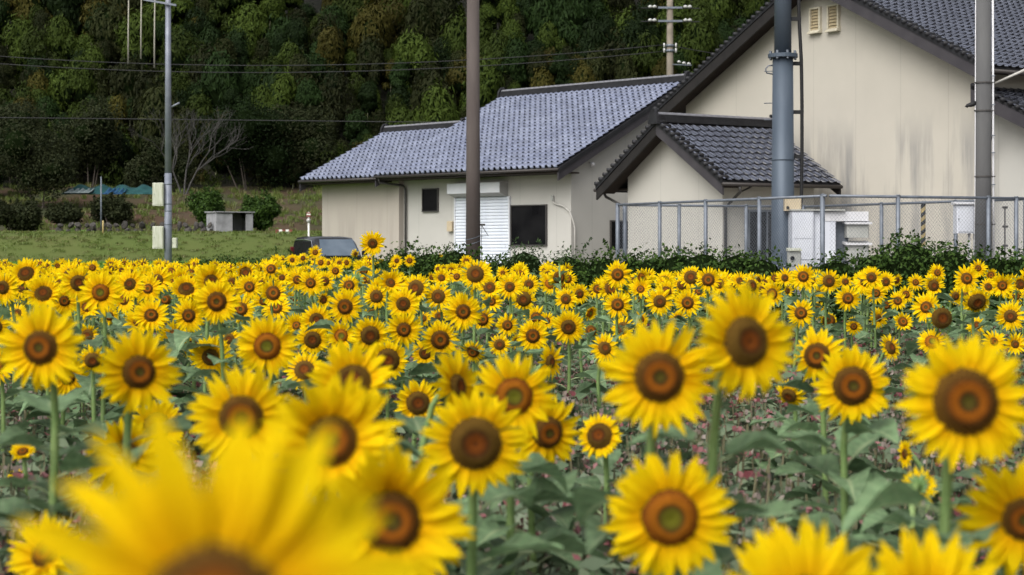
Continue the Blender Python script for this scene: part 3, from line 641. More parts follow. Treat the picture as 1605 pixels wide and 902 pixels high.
# black feed cable standing off the pole, on brackets
cab = [P(1252, 12, d), P(1253, 40, d), P(1256, 95, d), P(1257, 160, d), P(1257, 240, d), P(1256, 310, d), P(1254, 330, d)]
cab = [v - Vector((b.x, b.y, gx)) for v in cab]
CB = empty('feed_cable', (b.x, b.y, gx), label='black feed cable held off the steel pole by short brackets', cat='cable')
MB().tube([cab[0] + Vector((0, 0, 1.5))] + cab, .034, 8).build('cable', M['black_rubber'], CB, True)
for py in (30, 100, 176, 246):
    z = CZ + (HY - py) * d / F - gx; x = min(cab, key=lambda v: abs(v.z - z)).x
    MB().box(.15, x + .03, -.03, .03, z - .035, z + .035).build('bracket', M['black_rubber'], CB)
# beige junction box on that pole
a_ = P(1228, 309, d - .25) ; c_ = P(1254, 331, d - .25)
JB = MB().cbox(0, c_.x - a_.x, -.10, .10, 0, a_.z - c_.z, .02).build('junction_box', M['beige_box'], None, loc=(a_.x, a_.y - .08, c_.z)); tag(JB, 'beige junction box fixed to the steel pole at fence-rail height', 'box')
MB().tube([(.05, -.13, .06), (.05, -.10, .06)], .03, 8).build('cable_gland', M['black_rubber'], JB)

# brown concrete pole in the middle
d = 34.0; b = P(741.5, 387, d); gx = gz(b.x, b.y)
CP = empty('concrete_pole', (b.x, b.y, gx), label='brown concrete pole standing in front of the roller shutter', cat='pole')
MB().tube([(0, 0, -.3), (0, 0, 2.4), (0, 0, 7.2)], [.152, .138, .118], 20).build('shaft', M['concrete_brown'], CP, True)
for py in (372, 380):
    z = CZ + (HY - py) * d / F - gx; n = 24
    MB().tube([(math.cos(k / n * 6.283) * .148, math.sin(k / n * 6.283) * .148, z + math.sin(k / n * 6.283 + 1) * .05 + (.0)) for k in range(n + 1)], .006, 5).build('wire_wrap', M['galv'], CP)
zb_ = CZ + (HY - 362) * d / F - gx
MB().tube([(.13, -.02, zb_ + .12), (.24, -.02, zb_ + .12)], .02, 6).tube([(.16, -.02, zb_ + .12), (.30, -.02, zb_ - .10), (.13, -.02, zb_ - .11)], .009, 6).tube([(.17, -.02, zb_ + .1), (.165, -.02, zb_ - .7)], .006, 5).build('stay_bracket', M['frame_dark'], CP)

# grey concrete pole with white conduit on the far side of the compound
d = 31.9; b = P(1541, 387, d); gx = gz(b.x, b.y)
GP = empty('conduit_pole', (b.x, b.y, gx), label='grey concrete pole with a white conduit beside the wall box', cat='pole')
MB().tube([(0, 0, -.3), (0, 0, 2.0), (0, 0, 6.4)], [.165, .152, .135], 20).build('shaft', M['concrete_grey'], GP, True)
MB().tube([(.185, -.04, 0), (.175, -.04, 2.0), (.165, -.04, 6.4)], .021, 8).build('conduit', M['white_paint'], GP, True)
MB().tube([(-.168, -.02, .5), (-.155, -.02, 2.0), (-.142, -.02, 6.4)], .009, 6).build('earth_wire', M['white_paint'], GP, True)
for py in (130, 174, 277, 352):
    z = CZ + (HY - py) * d / F - gx; MB().tube([(0, 0, z - .012), (0, 0, z + .012)], .165, 16).box(.12, .21, -.06, -.01, z - .012, z + .012).build('clamp', M['frame_dark'], GP)
z = CZ + (HY - 166) * d / F - gx
MB().tube([(-.13, 0, z + .05), (-.22, 0, z + .02), (-.30, 0, z), (-.31, 0, z - .03)], [.05, .045, .03, .03], 8).build('hook', M['black_rubber'], GP, True)
for py in (120, 165, 213, 240, 290): 
    z = CZ + (HY - py) * d / F - gx; MB().tube([(.13, -.08, z), (.19, -.12, z)], .010, 5).build('step_bolt', M['galv'], GP)

# slim grey pole at the road with meter boxes
d = 54.0; b = P(263.5, 387, d); gx = gz(b.x, b.y)
LP = empty('utility_pole', (b.x, b.y, gx), label='slim grey steel utility pole carrying white meter boxes by the road', cat='pole')
zt_ = CZ + (HY - -40) * d / F - gx; zm = CZ + (HY - 272) * d / F - gx
MB().tube([(0, 0, -.3), (0, 0, zm)], [.125, .112], 16).build('lower_shaft', M['galv_pale'], LP, True)
MB().tube([(0, 0, zm), (0, 0, zt_)], [.104, .085], 16).build('upper_shaft', M['galv_pale'], LP, True)
bands(LP, 0, .11, [CZ + (HY - p) * d / F - gx for p in (289, 320, 331, 352, 360, 374, 396)], M['galv'])
za = CZ + (HY - 6) * d / F - gx
MB().prism([(-.75, -.16, za + .14), (.28, -.16, za - .04), (.28, -.16, za - .10), (-.75, -.16, za + .08)], (0, .06, 0)).build('cross_arm', M['galv_pale'], LP)
zl_ = CZ + (HY - 168) * d / F - gx
MB().tube([(.1, 0, zl_), (.36, -.02, zl_ + .13)], .03, 8).build('pole_arm', M['galv_pale'], LP, True)
for (pa, pb, ya, yb, nm, lb) in ((240, 257, 287, 323, 'meter_box', 'upper white weathered meter box on the utility pole'), (240, 257, 355, 390, 'meter_box', 'lower white weathered meter box on the utility pole'), (271, 278, 373, 389, 'meter_box', 'smallest white meter box low on the utility pole')):
    a_ = P(pa, ya, d - .1); c_ = P(pb, yb, d - .1); wd = c_.x - a_.x; hh = a_.z - c_.z
    o = empty(nm, (a_.x, a_.y - .02, c_.z), label=lb, cat='meter box', group='boxes on the utility pole')
    MB().cbox(0, wd, -.10, .10, 0, hh, .015).build('case', M['white_weathered'], o)
    MB().box(wd * .08, wd * .90, -.112, -.101, hh * .05, hh * .95).build('door', M['white_weathered'], o)
    MB().tube([(wd * .2, -.125, hh * .5), (wd * .2, -.11, hh * .5)], .012, 6).build('latch', M['galv'], o)

# tan power pole behind the long house
d = 88.0; b = P(1050, 387, d)
PP = empty('power_pole', (b.x, b.y, gz(b.x, b.y)), label='tan concrete power pole with insulators behind the silver roof', cat='pole'); g0 = gz(b.x, b.y)
MB().tube([(0, 0, 0), (0, 0, 15.5)], [.20, .15], 12).build('shaft', M['concrete_tan'], PP, True)
for py in (13, 34):
    z = CZ + (HY - py) * d / F - g0
    am = MB().box(-.62, .62, -.20, -.13, z - .05, z + .05).build('cross_arm', M['galv'], PP)
    for x in (-1.02, -.80, .78, 1.0):
        MB().tube([(x - .10, -.17, z + .03), (x, -.17, z + .06), (x + .10, -.17, z + .03)], [.05, .085, .05], 8).build('insulator', M['insulator'], am, True)
    MB().tube([(-1.5, -.17, z - .02), (1.5, -.17, z - .04)], .025, 6).build('jumper_wire', M['wire'], am)
for py in (72, 80): 
    z = CZ + (HY - py) * d / F - g0; MB().tube([(0, 0, z - .06), (0, 0, z + .06)], .22, 12).build('band', M['galv'], PP, True)
    for s in (-1, 1): MB().tube([(.30 * s, -.1, z - .1), (.30 * s, -.1, z + .12)], .05, 8).build('insulator', M['insulator'], PP, True)
for (x, py) in ((.45, 98), (.7, 100), (.95, 101)):
    z = CZ + (HY - py) * d / F - g0; MB().tube([(x - .08, -.1, z), (x, -.1, z + .03), (x + .1, -.1, z - .02)], [.04, .07, .04], 8).build('insulator', M['insulator'], PP, True)
z = CZ + (HY - 100) * d / F - g0; MB().tube([(0, -.1, z - .05), (1.1, -.1, z - .1)], .03, 6).build('side_arm', M['galv'], PP)

# overhead wires
def wire(p, q, sag, r, label):
    n = 24; pts = [p.lerp(q, i / n) - Vector((0, 0, sag * 4 * (i / n) * (1 - i / n))) for i in range(n + 1)]
    tag(MB().tube(pts, r, 5).build('overhead_wire', M['wire'], None, True), label, 'wire', 'overhead wires crossing before the hill')
wire(P(-150, 76, 92), P(1047, 70, 88.0), 1.0, .022, 'upper of the two close overhead wires running to the power pole')
wire(P(-150, 88, 92), P(1047, 80, 88.0), 1.0, .022, 'lower of the two close overhead wires running to the power pole')
wire(P(-150, 183, 96), P(1047, 196, 90), .0, .025, 'lowest overhead wire dipping behind the silver roof')
wire(P(1052, 72, 88.0), P(1500, 92, 92), .6, .022, 'overhead wire leaving the power pole behind the gabled house')
for i, (px, py) in enumerate(((201, 55), (221, 47), (242, 61))):
    p = P(px, py, 118)
    tag(MB().tube([p + Vector((0, 0, -2)), p, p + Vector((.05, 0, 4.5))], [.06, .05, .035], 6).build('bare_culm', M['pale_culm'], None, True), ['pale bare culm standing in the bamboo, farthest from the utility pole', 'pale bare culm in the bamboo, middle of the three', 'pale bare culm in the bamboo, closest to the utility pole'][i], 'culm', 'pale bare culms in the bamboo')

# ------------------------------------------------------------------ equipment in the compound
def boxthing(name, px0, px1, py0, py1, d, depth, mat, label, cat, yaw=0, skirt=None):
    a_ = P(px0, py0, d); c_ = P(px1, py1, d); o = empty(name, (a_.x, a_.y, c_.z), yaw, label=label, cat=cat)
    return o, (c_.x - a_.x) / math.cos(yaw), a_.z - c_.z
o, wd, hh = boxthing('equipment_cabinet', 1242, 1276, 331, 412, 32.3, .8, None, 'white equipment cabinet with small hooded units standing beside the steel pole', 'cabinet')
MB().cbox(0, wd, 0, .9, -.1, hh, .012).build('case', M['cabinet'], o); MB().box(-.02, wd + .58, -.03, .95, hh + .004, hh + .03).build('lid', M['grey_box'], o)
MB().cbox(wd + .002, wd + .42, .06, .92, -.1, hh - .004, .012).build('rear_case', M['cabinet'], o)
MB().box(.03, wd - .03, -.012, -.002, hh * .47, hh - .05).build('door', M['cabinet'], o); MB().box(.03, wd - .03, -.012, -.002, .06, hh * .46).build('door', M['cabinet'], o)
MB().box(wd + .20, wd + 1.03, .05, .5, hh - .19, hh - .01).build('top_tray', M['white_paint'], o)
for k, (za_, zb_) in enumerate(((hh - .50, hh - .23), (hh - .93, hh - .62))):
    u = MB().cbox(wd + .62, wd + 1.03, .0, .42, za_, zb_, .02).build('hooded_unit', M['grey_box'], o)
    MB().prism([(wd + .58, -.06, zb_ - .02), (wd + .58, -.06, zb_ + .01), (wd + .58, .42, zb_ + .06), (wd + .58, .42, zb_ + .01)], (.50, 0, 0)).build('hood', M['white_paint'], u)
MB().box(wd + .43, wd + .70, .3, .5, -.1, hh - .2).build('support_post', M['galv'], o)
o, wd, hh = boxthing('meter_cabinet', 1236, 1256, 394, 416, 31.6, .2, None, 'small grey meter cabinet low at the foot of the steel pole', 'cabinet')
MB().cbox(0, wd, 0, .2, -.1, hh, .015).build('case', M['grey_box'], o); MB().prism([(-.01, -.04, hh), (-.01, -.04, hh + .02), (-.01, .22, hh + .06), (-.01, .22, hh)], (wd + .02, 0, 0)).build('lid', M['white_weathered'], o)
MB().tube([(wd * .3, -.02, hh * .5), (wd * .3, .0, hh * .5)], .04, 10).build('dial', M['glass_dark'], o)
o, wd, hh = boxthing('wall_box', 1500, 1526, 321, 366, 32.4, .3, None, 'white metal box on two legs in front of the conduit pole', 'box')
MB().cbox(0, wd + .13, 0, .3, 0, hh, .012).build('case', M['cabinet'], o); MB().box(.03, wd - .01, -.012, -.002, .03, hh - .03).build('door', M['cabinet'], o)
MB().prism([(-.03, -.05, hh + .003), (-.03, -.05, hh + .02), (-.03, .33, hh + .06), (-.03, .33, hh + .003)], (wd + .19, 0, 0)).build('lid', M['white_paint'], o)
for x in (.24, .34): MB().box(x, x + .04, .10, .14, -1.0, -.001).build('leg', M['white_paint'], o)
MB().tube([(.03, -.03, hh * .5), (.03, -.01, hh * .5)], .012, 6).build('latch', M['galv'], o)
# striped guard on a guy wire
p = P(1446, 318, 35.5); q = P(1447, 362, 35.5)
GG = empty('guy_wire_guard', (q.x, q.y, gz(q.x, q.y)), label='black and yellow striped guard on a post by the streaked wall', cat='guard'); hz = p.z - gz(q.x, q.y)
seg = 10
for i in range(seg):
    z0_ = hz - .9 + i * .09; mb = MB(); n = 10; v = []
    for zz in (0, .09):
        for k in range(n): a = 6.283 * k / n; v.append((.05 * math.cos(a), .05 * math.sin(a), z0_ + zz + .045 * math.cos(a)))
    mb.add(v, [(k, (k + 1) % n, n + (k + 1) % n, n + k) for k in range(n)]).build('stripe', M['black_rubber'] if i % 2 else M['yellow_paint'], GG)
MB().tube([(0, 0, -.2), (0, 0, hz + .03)], .04, 8).build('core_post', M['galv'], GG, True)
# thin ladder-like cable rack by the lower wing
p = P(1575, 325, 36.0); g0 = gz(p.x, p.y)
CR = empty('cable_rack', (p.x, p.y, g0), label='thin dark cable rack rising along the pale wall by the conduit pole', cat='rack')
MB().tube([(0, 0, 0), (0, 0, p.z - g0)], .016, 6).build('upright', M['frame_dark'], CR)
for k in range(4): MB().tube([(-.05, 0, .5 + k * .4), (.06, 0, .5 + k * .4)], .025, 6).build('clip', M['frame_dark'], CR)

# ------------------------------------------------------------------ car
d = 49.0; c = P(524, 387, d); al = R(-68); cg = gz(c.x, c.y)
CAR = empty('parked_car', (c.x - .22, c.y + .8, cg), al, label='black boxy car parked at the corner of the long house', cat='car')
def section(x, w, zs):   # ring of half-width profile
    return [(x, -w * k, z) for k, z in zs] + [(x, w * k, z) for k, z in reversed(zs)]
def loft(rings, mat, name, parent, smooth=True):
    n = len(rings[0]); mb = MB(); v = [p for r in rings for p in r]
    f = [(i * n + k, i * n + (k + 1) % n, (i + 1) * n + (k + 1) % n, (i + 1) * n + k) for i in range(len(rings) - 1) for k in range(n)]
    f += [tuple(range(n - 1, -1, -1)), tuple(range((len(rings) - 1) * n, len(rings) * n))]
    return mb.add(v, f).build(name, mat, parent, smooth)
HT = 1.60 - cg
lo = [(.90, .28), (1, .45), (1, .75), (.96, .90)]
loft([section(x, w_, [(k, min(z, zt2)) for k, z in lo]) for x, w_, zt2 in ((-1.72, .66, .85), (-1.66, .73, .92), (0, .74, .94), (1.0, .74, .92), (1.45, .72, .86), (1.70, .62, .74))], M['car_black'], 'body', CAR)
gh = [(1, .89), (.97, 1.15), (.90, HT - .13), (.80, HT - .03), (.5, HT)]
cabn = loft([section(x, .70 * s_, [(k, .89 + (z - .89) * h_) for k, z in gh]) for x, s_, h_ in ((-1.66, .97, .93), (-1.50, 1, 1.0), (-.3, 1, 1.0), (.42, .97, .97), (.60, .95, .86), (1.05, .96, .03))], M['car_black'], 'cabin', CAR)
z1_ = .89 + (HT - .89)
MB().prism([(1.075, -.58, .94), (1.075, .58, .94), (.635, .49, z1_ - .12), (.635, -.49, z1_ - .12)], (.03, 0, .03)).build('windshield', M['car_glass'], CAR)
for s in (-1, 1):
    MB().prism([(-1.38, .690 * s, .97), (-.45, .695 * s, .97), (-.45, .63 * s, z1_ - .15), (-1.30, .63 * s, z1_ - .15)], (0, .02 * s, .0)).build('side_window', M['car_glass_side'], CAR)
    MB().prism([(-.36, .695 * s, .97), (.70, .685 * s, .97), (.32, .63 * s, z1_ - .15), (-.36, .63 * s, z1_ - .15)], (0, .02 * s, .0)).build('side_window', M['car_glass_side'], CAR)
    MB().tube([(-1.40, .655 * s, z1_ - .10), (-.3, .655 * s, z1_ - .09), (.34, .635 * s, z1_ - .13), (.80, .690 * s, .98)], .013, 6).build('window_trim', M['chrome'], CAR)
    MB().cbox(-1.71, -1.60, min(.60 * s, .735 * s), max(.60 * s, .735 * s), .80, 1.22, .02).build('tail_light', M['tail_red'], CAR)
    MB().cbox(1.50, 1.69, min(.44 * s, .66 * s), max(.44 * s, .66 * s), .62, .78, .03).build('headlight', M['insulator'], CAR)
    MB().cbox(.72, .84, min(.74 * s, .90 * s), max(.74 * s, .90 * s), .98, 1.12, .03).build('wing_mirror', M['car_black'], CAR)
    for x in (-1.15, 1.15):
        wl = MB().tube([(x, .60 * s, .28), (x, .74 * s, .28)], .28, 20).build('wheel', M['black_rubber'], CAR, True)
        MB().tube([(x, .742 * s, .28), (x, .752 * s, .28)], .18, 16).build('rim', M['chrome'], wl)

# ------------------------------------------------------------------ shrubs and hedges
def blob_surface(rng, n, c, r):
    """points and normals on lumpy ellipsoids' shell; c (k,3), r (k,3)"""
    k = rng.integers(0, len(c), n); u = rng.normal(0, 1, (n, 3)); u /= np.linalg.norm(u, axis=1)[:, None]
    sh = rng.uniform(.66, 1.04, (n, 1)) + (rng.random((n, 1)) < .1) * rng.uniform(0, .22, (n, 1)) ; return c[k] + u * r[k] * sh, u
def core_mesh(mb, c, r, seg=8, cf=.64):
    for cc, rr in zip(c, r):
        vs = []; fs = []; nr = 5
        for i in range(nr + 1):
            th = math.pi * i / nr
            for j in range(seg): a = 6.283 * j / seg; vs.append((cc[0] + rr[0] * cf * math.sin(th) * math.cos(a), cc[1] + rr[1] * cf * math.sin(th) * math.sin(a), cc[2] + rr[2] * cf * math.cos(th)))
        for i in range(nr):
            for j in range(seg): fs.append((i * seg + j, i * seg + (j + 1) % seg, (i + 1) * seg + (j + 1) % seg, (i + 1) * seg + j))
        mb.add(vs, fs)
def shrub(name, loc, c, r, n, L, W, mat, label, cat, seed, group=None, trunk=True, sprigs=0, cf=.5):
    rng = np.random.default_rng(seed); c = np.array(c, float); r = np.array(r, float)
    root = empty(name, loc, label=label, cat=cat, group=group)
    C_, N_ = blob_surface(rng, n, c, r); k = C_[:, 2] > .02; C_, N_ = C_[k], N_[k]
    if sprigs:
        top = c[:, 2].argsort()[::-1]
        for s in range(sprigs):
            i = rng.integers(0, len(c)); p = c[i] + np.array([rng.uniform(-.7, .7) * r[i, 0], rng.uniform(-.6, .6) * r[i, 1], r[i, 2] * .85]); h = rng.uniform(.06, .20) * (1 + 6 * L)
            m = 22; t = rng.uniform(0, 1, (m, 1)); C_ = np.concatenate([C_, p + t * np.array([rng.normal(0, .08), rng.normal(0, .08), h]) + rng.normal(0, .4 * L, (m, 3)) * (1.2 - t)]); N_ = np.concatenate([N_, rng.normal(0, 1, (m, 3))])
    V, Q = leaf_quads(C_, N_, L, W, rng, .75)
    o = link('foliage', np_mesh('foliage', V, Q, mat), root)
    mb = MB(); core_mesh(mb, c, r, 8, cf); mb.build('shade_core', M['core'], root)  # solid dark lumps added inside the leaves to stop light passing through
    if trunk:
        mb = MB(); zt3 = float(c[:, 2].mean())
        for i in range(min(3, len(c))): mb.tube([(c[i, 0] * .3, c[i, 1] * .3, -.1), (c[i, 0] * .6, c[i, 1] * .6, zt3 * .5), tuple(c[i])], [.05, .035, .015], 6)
        mb.build('trunk', M['bark'], root)
    return root
def hedge_y(x): return 33 - .813 * (x + 8.8)
def px_hedge(px, back=0):
    k = (px - CX) / F; y = (33 + back - 7.154) / (1 + .813 * k); return k * y, y
def row_bush(px0, px1, top, label, seed, name='hedge_bush', mat=None, back=0, bumps=.12, peak=None, L=.065, W=.036, dens=1900, sprigs=3, hz=None):
    xa, ya = px_hedge(px0, back); xb, yb = px_hedge(px1, back); rng = random.Random(seed); x, y = (xa + xb) / 2, (ya + yb) / 2
    ln = math.hypot(xb - xa, yb - ya); n = max(2, int(ln / .42)); c = []; r = []; g = gz(x, y)
    for i in range(n):
        k = (i + .5) / n; px = px0 + (px1 - px0) * k; t = (top(px) if callable(top) else top) + 1
        h = CZ + (HY - t) * (ya + (yb - ya) * k) / F - g + rng.uniform(-bumps, bumps) * .5
        rz = min(.5, h * .5); jx, jy = rng.uniform(-.08, .08), rng.uniform(-.12, .12)
        c.append((xa + (xb - xa) * k - x + jx, ya + (yb - ya) * k - y + jy, h - rz)); r.append((.44, .48, rz))
        c.append((xa + (xb - xa) * k - x - jx, ya + (yb - ya) * k - y - .1, h * .35)); r.append((.48, .55, h * .38))
    A = ln * 2.6
    return shrub(name, (x, y, g), c, r, int(A * dens), L, W, mat or M['hedge'], label, 'shrub', seed, group='shrubs behind the sunflower field', sprigs=sprigs, cf=.74)
def lerp_top(pts):
    return lambda px: float(np.interp(px, [p[0] for p in pts], [p[1] for p in pts]))
row_bush(275, 470, lerp_top([(275, 408), (330, 402), (400, 397), (440, 399), (470, 400)]), 'low dark shrub row between the utility pole and the black car', 11, bumps=.1, back=4)
row_bush(470, 592, lerp_top([(470, 402), (520, 402), (592, 398)]), 'low dark shrub in front of the black car', 12, bumps=.06, back=3, sprigs=4)
row_bush(588, 732, lerp_top([(588, 396), (640, 388), (690, 378), (715, 376), (732, 384)]), 'rounded green shrub beside the brown concrete pole, under the small window', 13, back=1.5)
row_bush(752, 820, lerp_top([(752, 398), (775, 394), (820, 402)]), 'low leafy shrub at the foot of the roller shutter', 14, back=1)
row_bush(806, 905, lerp_top([(806, 398), (840, 382), (865, 376), (885, 384), (905, 394)]), 'pale feathery shrub below the large dark window', 15, mat=M['shrub_light'], back=.8, L=.06, W=.026, dens=1200)
row_bush(895, 1212, lerp_top([(895, 398), (960, 388), (1040, 387), (1120, 386), (1180, 388), (1212, 394)]), 'long clipped hedge along the mesh fence below the annex', 16, name='clipped_hedge', bumps=.08)
row_bush(1276, 1400, lerp_top([(1276, 400), (1310, 391), (1345, 382), (1400, 378)]), 'dark shrub below the white equipment cabinet', 17)
row_bush(1392, 1522, lerp_top([(1392, 378), (1420, 358), (1445, 352), (1480, 366), (1522, 372)]), 'tallest dark shrub, rising before the striped guard', 18, bumps=.2, sprigs=9)
row_bush(1522, 1720, lerp_top([(1522, 394), (1560, 388), (1600, 384), (1720, 386)]), 'spreading dark shrub at the foot of the conduit pole', 19)

# ------------------------------------------------------------------ hillside: bamboo crowns
def crown_np(rng, n):
    """plume: lobes round a dome, leaf sprays lying along the surface and drooping; unit = metres"""
    lobes = [(0, 0, .35, .85, 1.1)] + [(rng.uniform(-.62, .62), rng.uniform(-.62, .62), rng.uniform(-1.3, .4), rng.uniform(.35, .62), rng.uniform(.4, .8)) for _ in range(8)]
    lb0 = np.array(lobes); wgt = lb0[:, 3] * lb0[:, 4]; k = rng.choice(len(lobes), n, p=wgt / wgt.sum()); lb = lb0[k]
    u = rng.normal(0, 1, (n, 3)); u[:, 2] = np.abs(u[:, 2]) * 1.1 - .30; u /= np.linalg.norm(u, axis=1)[:, None]
    s = 1 - np.abs(rng.normal(0, .12, (n, 1))) + (rng.random((n, 1)) < .22) * rng.uniform(0, .32, (n, 1)); C_ = lb[:, :3] + u * s * np.stack([lb[:, 3], lb[:, 3], lb[:, 4]], 1)
    nn = u + rng.normal(0, .35, (n, 3)); nn /= np.linalg.norm(nn, axis=1)[:, None]
    dn = np.tile((0, 0, -1.0), (n, 1)) + rng.normal(0, .5, (n, 3)); a = dn - nn * (dn * nn).sum(1)[:, None]; a /= np.linalg.norm(a, axis=1)[:, None]
    b = np.cross(nn, a); l = rng.uniform(.14, .38, (n, 1)); w_ = rng.uniform(.025, .055, (n, 1))
    return np.stack([C_ - a * l * .5, C_ + b * w_, C_ + a * l * .5, C_ - b * w_], 1).reshape(-1, 3), lb0
rng = np.random.default_rng(7); crowns = {}; KN = ('bamboo_green', 'bamboo_deep', 'bamboo_rust', 'bamboo_dull')
for kind in KN:
    crowns[kind] = []
    for v in range(4):
        V, lb0 = crown_np(rng, 2800); n = len(V) // 4; Q = np.arange(n * 4).reshape(n, 4)
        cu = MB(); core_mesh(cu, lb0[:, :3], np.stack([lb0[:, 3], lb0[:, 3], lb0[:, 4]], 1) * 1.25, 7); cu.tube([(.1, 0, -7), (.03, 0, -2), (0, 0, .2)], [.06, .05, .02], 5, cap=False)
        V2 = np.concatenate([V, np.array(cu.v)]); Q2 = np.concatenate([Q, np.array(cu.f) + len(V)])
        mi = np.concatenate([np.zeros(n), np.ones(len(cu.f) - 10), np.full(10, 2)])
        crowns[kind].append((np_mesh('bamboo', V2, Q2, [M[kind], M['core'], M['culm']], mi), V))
def crown_spots():
    r = random.Random(21); out = []
    z_of = lambda y: 5.6 + (y - 113) * .66
    y = 113.0; row = 0
    while y < 150:
        x = -52 + r.uniform(0, 1) + (row % 2) * 1.0
        while x < 44:
            yy = y + r.uniform(-.8, .8); s = r.choice((.65, .8, 1.0, 1.2, 1.6))
            out.append((x + r.uniform(-.6, .6), yy, z_of(yy) + r.uniform(-1.3, 1.3), s)); x += 2.0
        y += 1.75; row += 1
    return out
spots = crown_spots(); inview = []; rest = []
for s in spots:
    px = CX + F * s[0] / s[1]; py = HY - F * (s[2] - CZ) / s[1]
    hid = (px > 1215) or (px > 800 and py > 165 - (px - 790) * .11) or (px > 600 and py > 215) or (py > 265)
    (inview if (-15 < px < 1215 and -25 < py and not hid) else rest).append(s)
r = random.Random(4); r.shuffle(inview)
kinds = ['bamboo_green'] * 6 + ['bamboo_deep'] * 6 + ['bamboo_rust'] * 2 + ['bamboo_dull'] * 5
LBL = {'green': 'olive green', 'deep': 'deep green', 'rust': 'yellowish rusty', 'dull': 'dull green'}
def near_what(px, py):
    side = 'above the utility pole boxes' if px < 262 else 'above the bare tree and hut' if px < 480 else 'above the low roof end' if px < 735 else 'above the silver roof' if px < 1000 else 'around the power pole'
    return side
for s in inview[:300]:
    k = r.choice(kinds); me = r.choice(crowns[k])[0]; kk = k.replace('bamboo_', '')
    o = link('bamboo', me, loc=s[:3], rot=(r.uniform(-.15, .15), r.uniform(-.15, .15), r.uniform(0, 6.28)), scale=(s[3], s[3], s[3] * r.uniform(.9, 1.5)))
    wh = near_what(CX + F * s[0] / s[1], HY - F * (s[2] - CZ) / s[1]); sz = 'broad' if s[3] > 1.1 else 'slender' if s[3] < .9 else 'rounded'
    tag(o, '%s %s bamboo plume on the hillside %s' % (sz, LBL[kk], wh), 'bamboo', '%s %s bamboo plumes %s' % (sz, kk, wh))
big = {k: [] for k in crowns}
for s in inview[300:] + rest:
    seen = s in inview[300:]
    k = r.choice(kinds); V = r.choice(crowns[k])[1]; V = V.reshape(-1, 4, 3)[::(2 if seen else 6)].reshape(-1, 3)
    a = r.uniform(0, 6.28); ca, sa = math.cos(a), math.sin(a); Rm = np.array([[ca, -sa, 0], [sa, ca, 0], [0, 0, 1.2]])
    big[k].append(V * s[3] @ Rm.T + np.array(s[:3]))
allV = []; allM = []
for j, k in enumerate(big):
    V = np.concatenate(big[k]); allV.append(V); allM.append(np.full(len(V) // 4, j))
V = np.concatenate(allV); Q = np.arange(len(V)).reshape(-1, 4); print('CROWNS', len(inview), len(rest), len(Q))
tag(link('bamboo_forest', np_mesh('bamboo_forest', V, Q, [M[k] for k in KN], np.concatenate(allM))), 'dense mass of further bamboo covering the dark hill', 'forest', kind='stuff')

# ------------------------------------------------------------------ trees and garden below the forest
def bush_at(px, py_base, d, w_, h, n, mat, label, seed, L=.22, W=.12, name='bush', lumps=10, group=None, cat='bush'):
    b = P(px, py_base, d); rng = random.Random(seed); g = gz(b.x, b.y); c = []; r_ = []
    for i in range(lumps):
        a = rng.uniform(0, 6.28); k = rng.uniform(.1, .55)
        c.append((math.cos(a) * k * w_ * .8, math.sin(a) * k * w_ * .6, h * rng.uniform(.35, .75))); r_.append((w_ * rng.uniform(.16, .36), w_ * rng.uniform(.16, .34), h * rng.uniform(.16, .36)))
    return shrub(name, (b.x, b.y, g - .1), c, r_, n * 4, L * .9, W * .85, M[mat], label, cat, seed, group, sprigs=26)
bush_at(62, 330, 103, 4.6, 5.2, 2600, 'shrub_dim', 'grey-green spreading tree at the garden edge beside the teal netting', 31, name='garden_tree', lumps=11, cat='tree')
bush_at(140, 250, 112, 4.5, 6, 2200, 'shrub_dim', 'dull olive tree under the forest edge above the teal netting', 32, name='garden_tree', lumps=10, cat='tree')
bush_at(30, 362, 91, 3.0, 1.7, 1500, 'shrub_dim', 'dark low bush on the bank crest below the grey-green tree', 33)
bush_at(330, 350, 93.5, 2.1, 2.6, 1500, 'hedge', 'glossy green bush growing behind the concrete hut', 34)
bush_at(416, 366, 91.5, 1.9, 2.0, 1400, 'hedge', 'dark round bush between the concrete hut and the house', 35)
bush_at(176, 345, 97, 2.0, 1.7, 1200, 'shrub_dim', 'dark bush behind the thin garden pole', 36)
bush_at(100, 345, 97, 2.6, 1.3, 1000, 'shrub_dim', 'brownish low bush below the white plastic sheet', 37)
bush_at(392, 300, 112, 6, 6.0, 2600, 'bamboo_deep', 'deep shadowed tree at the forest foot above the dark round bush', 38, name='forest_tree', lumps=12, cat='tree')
bush_at(465, 300, 113, 5, 6.0, 2300, 'shrub_dim', 'dull green tree at the forest foot by the house eave', 39, name='forest_tree', lumps=12, cat='tree')
bush_at(250, 300, 111, 4, 3.5, 1500, 'shrub_dim', 'low olive tree behind the utility pole boxes', 40, name='forest_tree', lumps=8, cat='tree')
bush_at(-20, 300, 108, 5, 5.0, 1800, 'bamboo_deep', 'deep green tree at the picture edge above the bank', 41, name='forest_tree', lumps=10, cat='tree')
bush_at(20, 255, 113, 6, 6.5, 2000, 'shrub_dim', 'tall dull tree behind the grey-green spreading tree', 42, name='forest_tree', lumps=10, cat='tree')
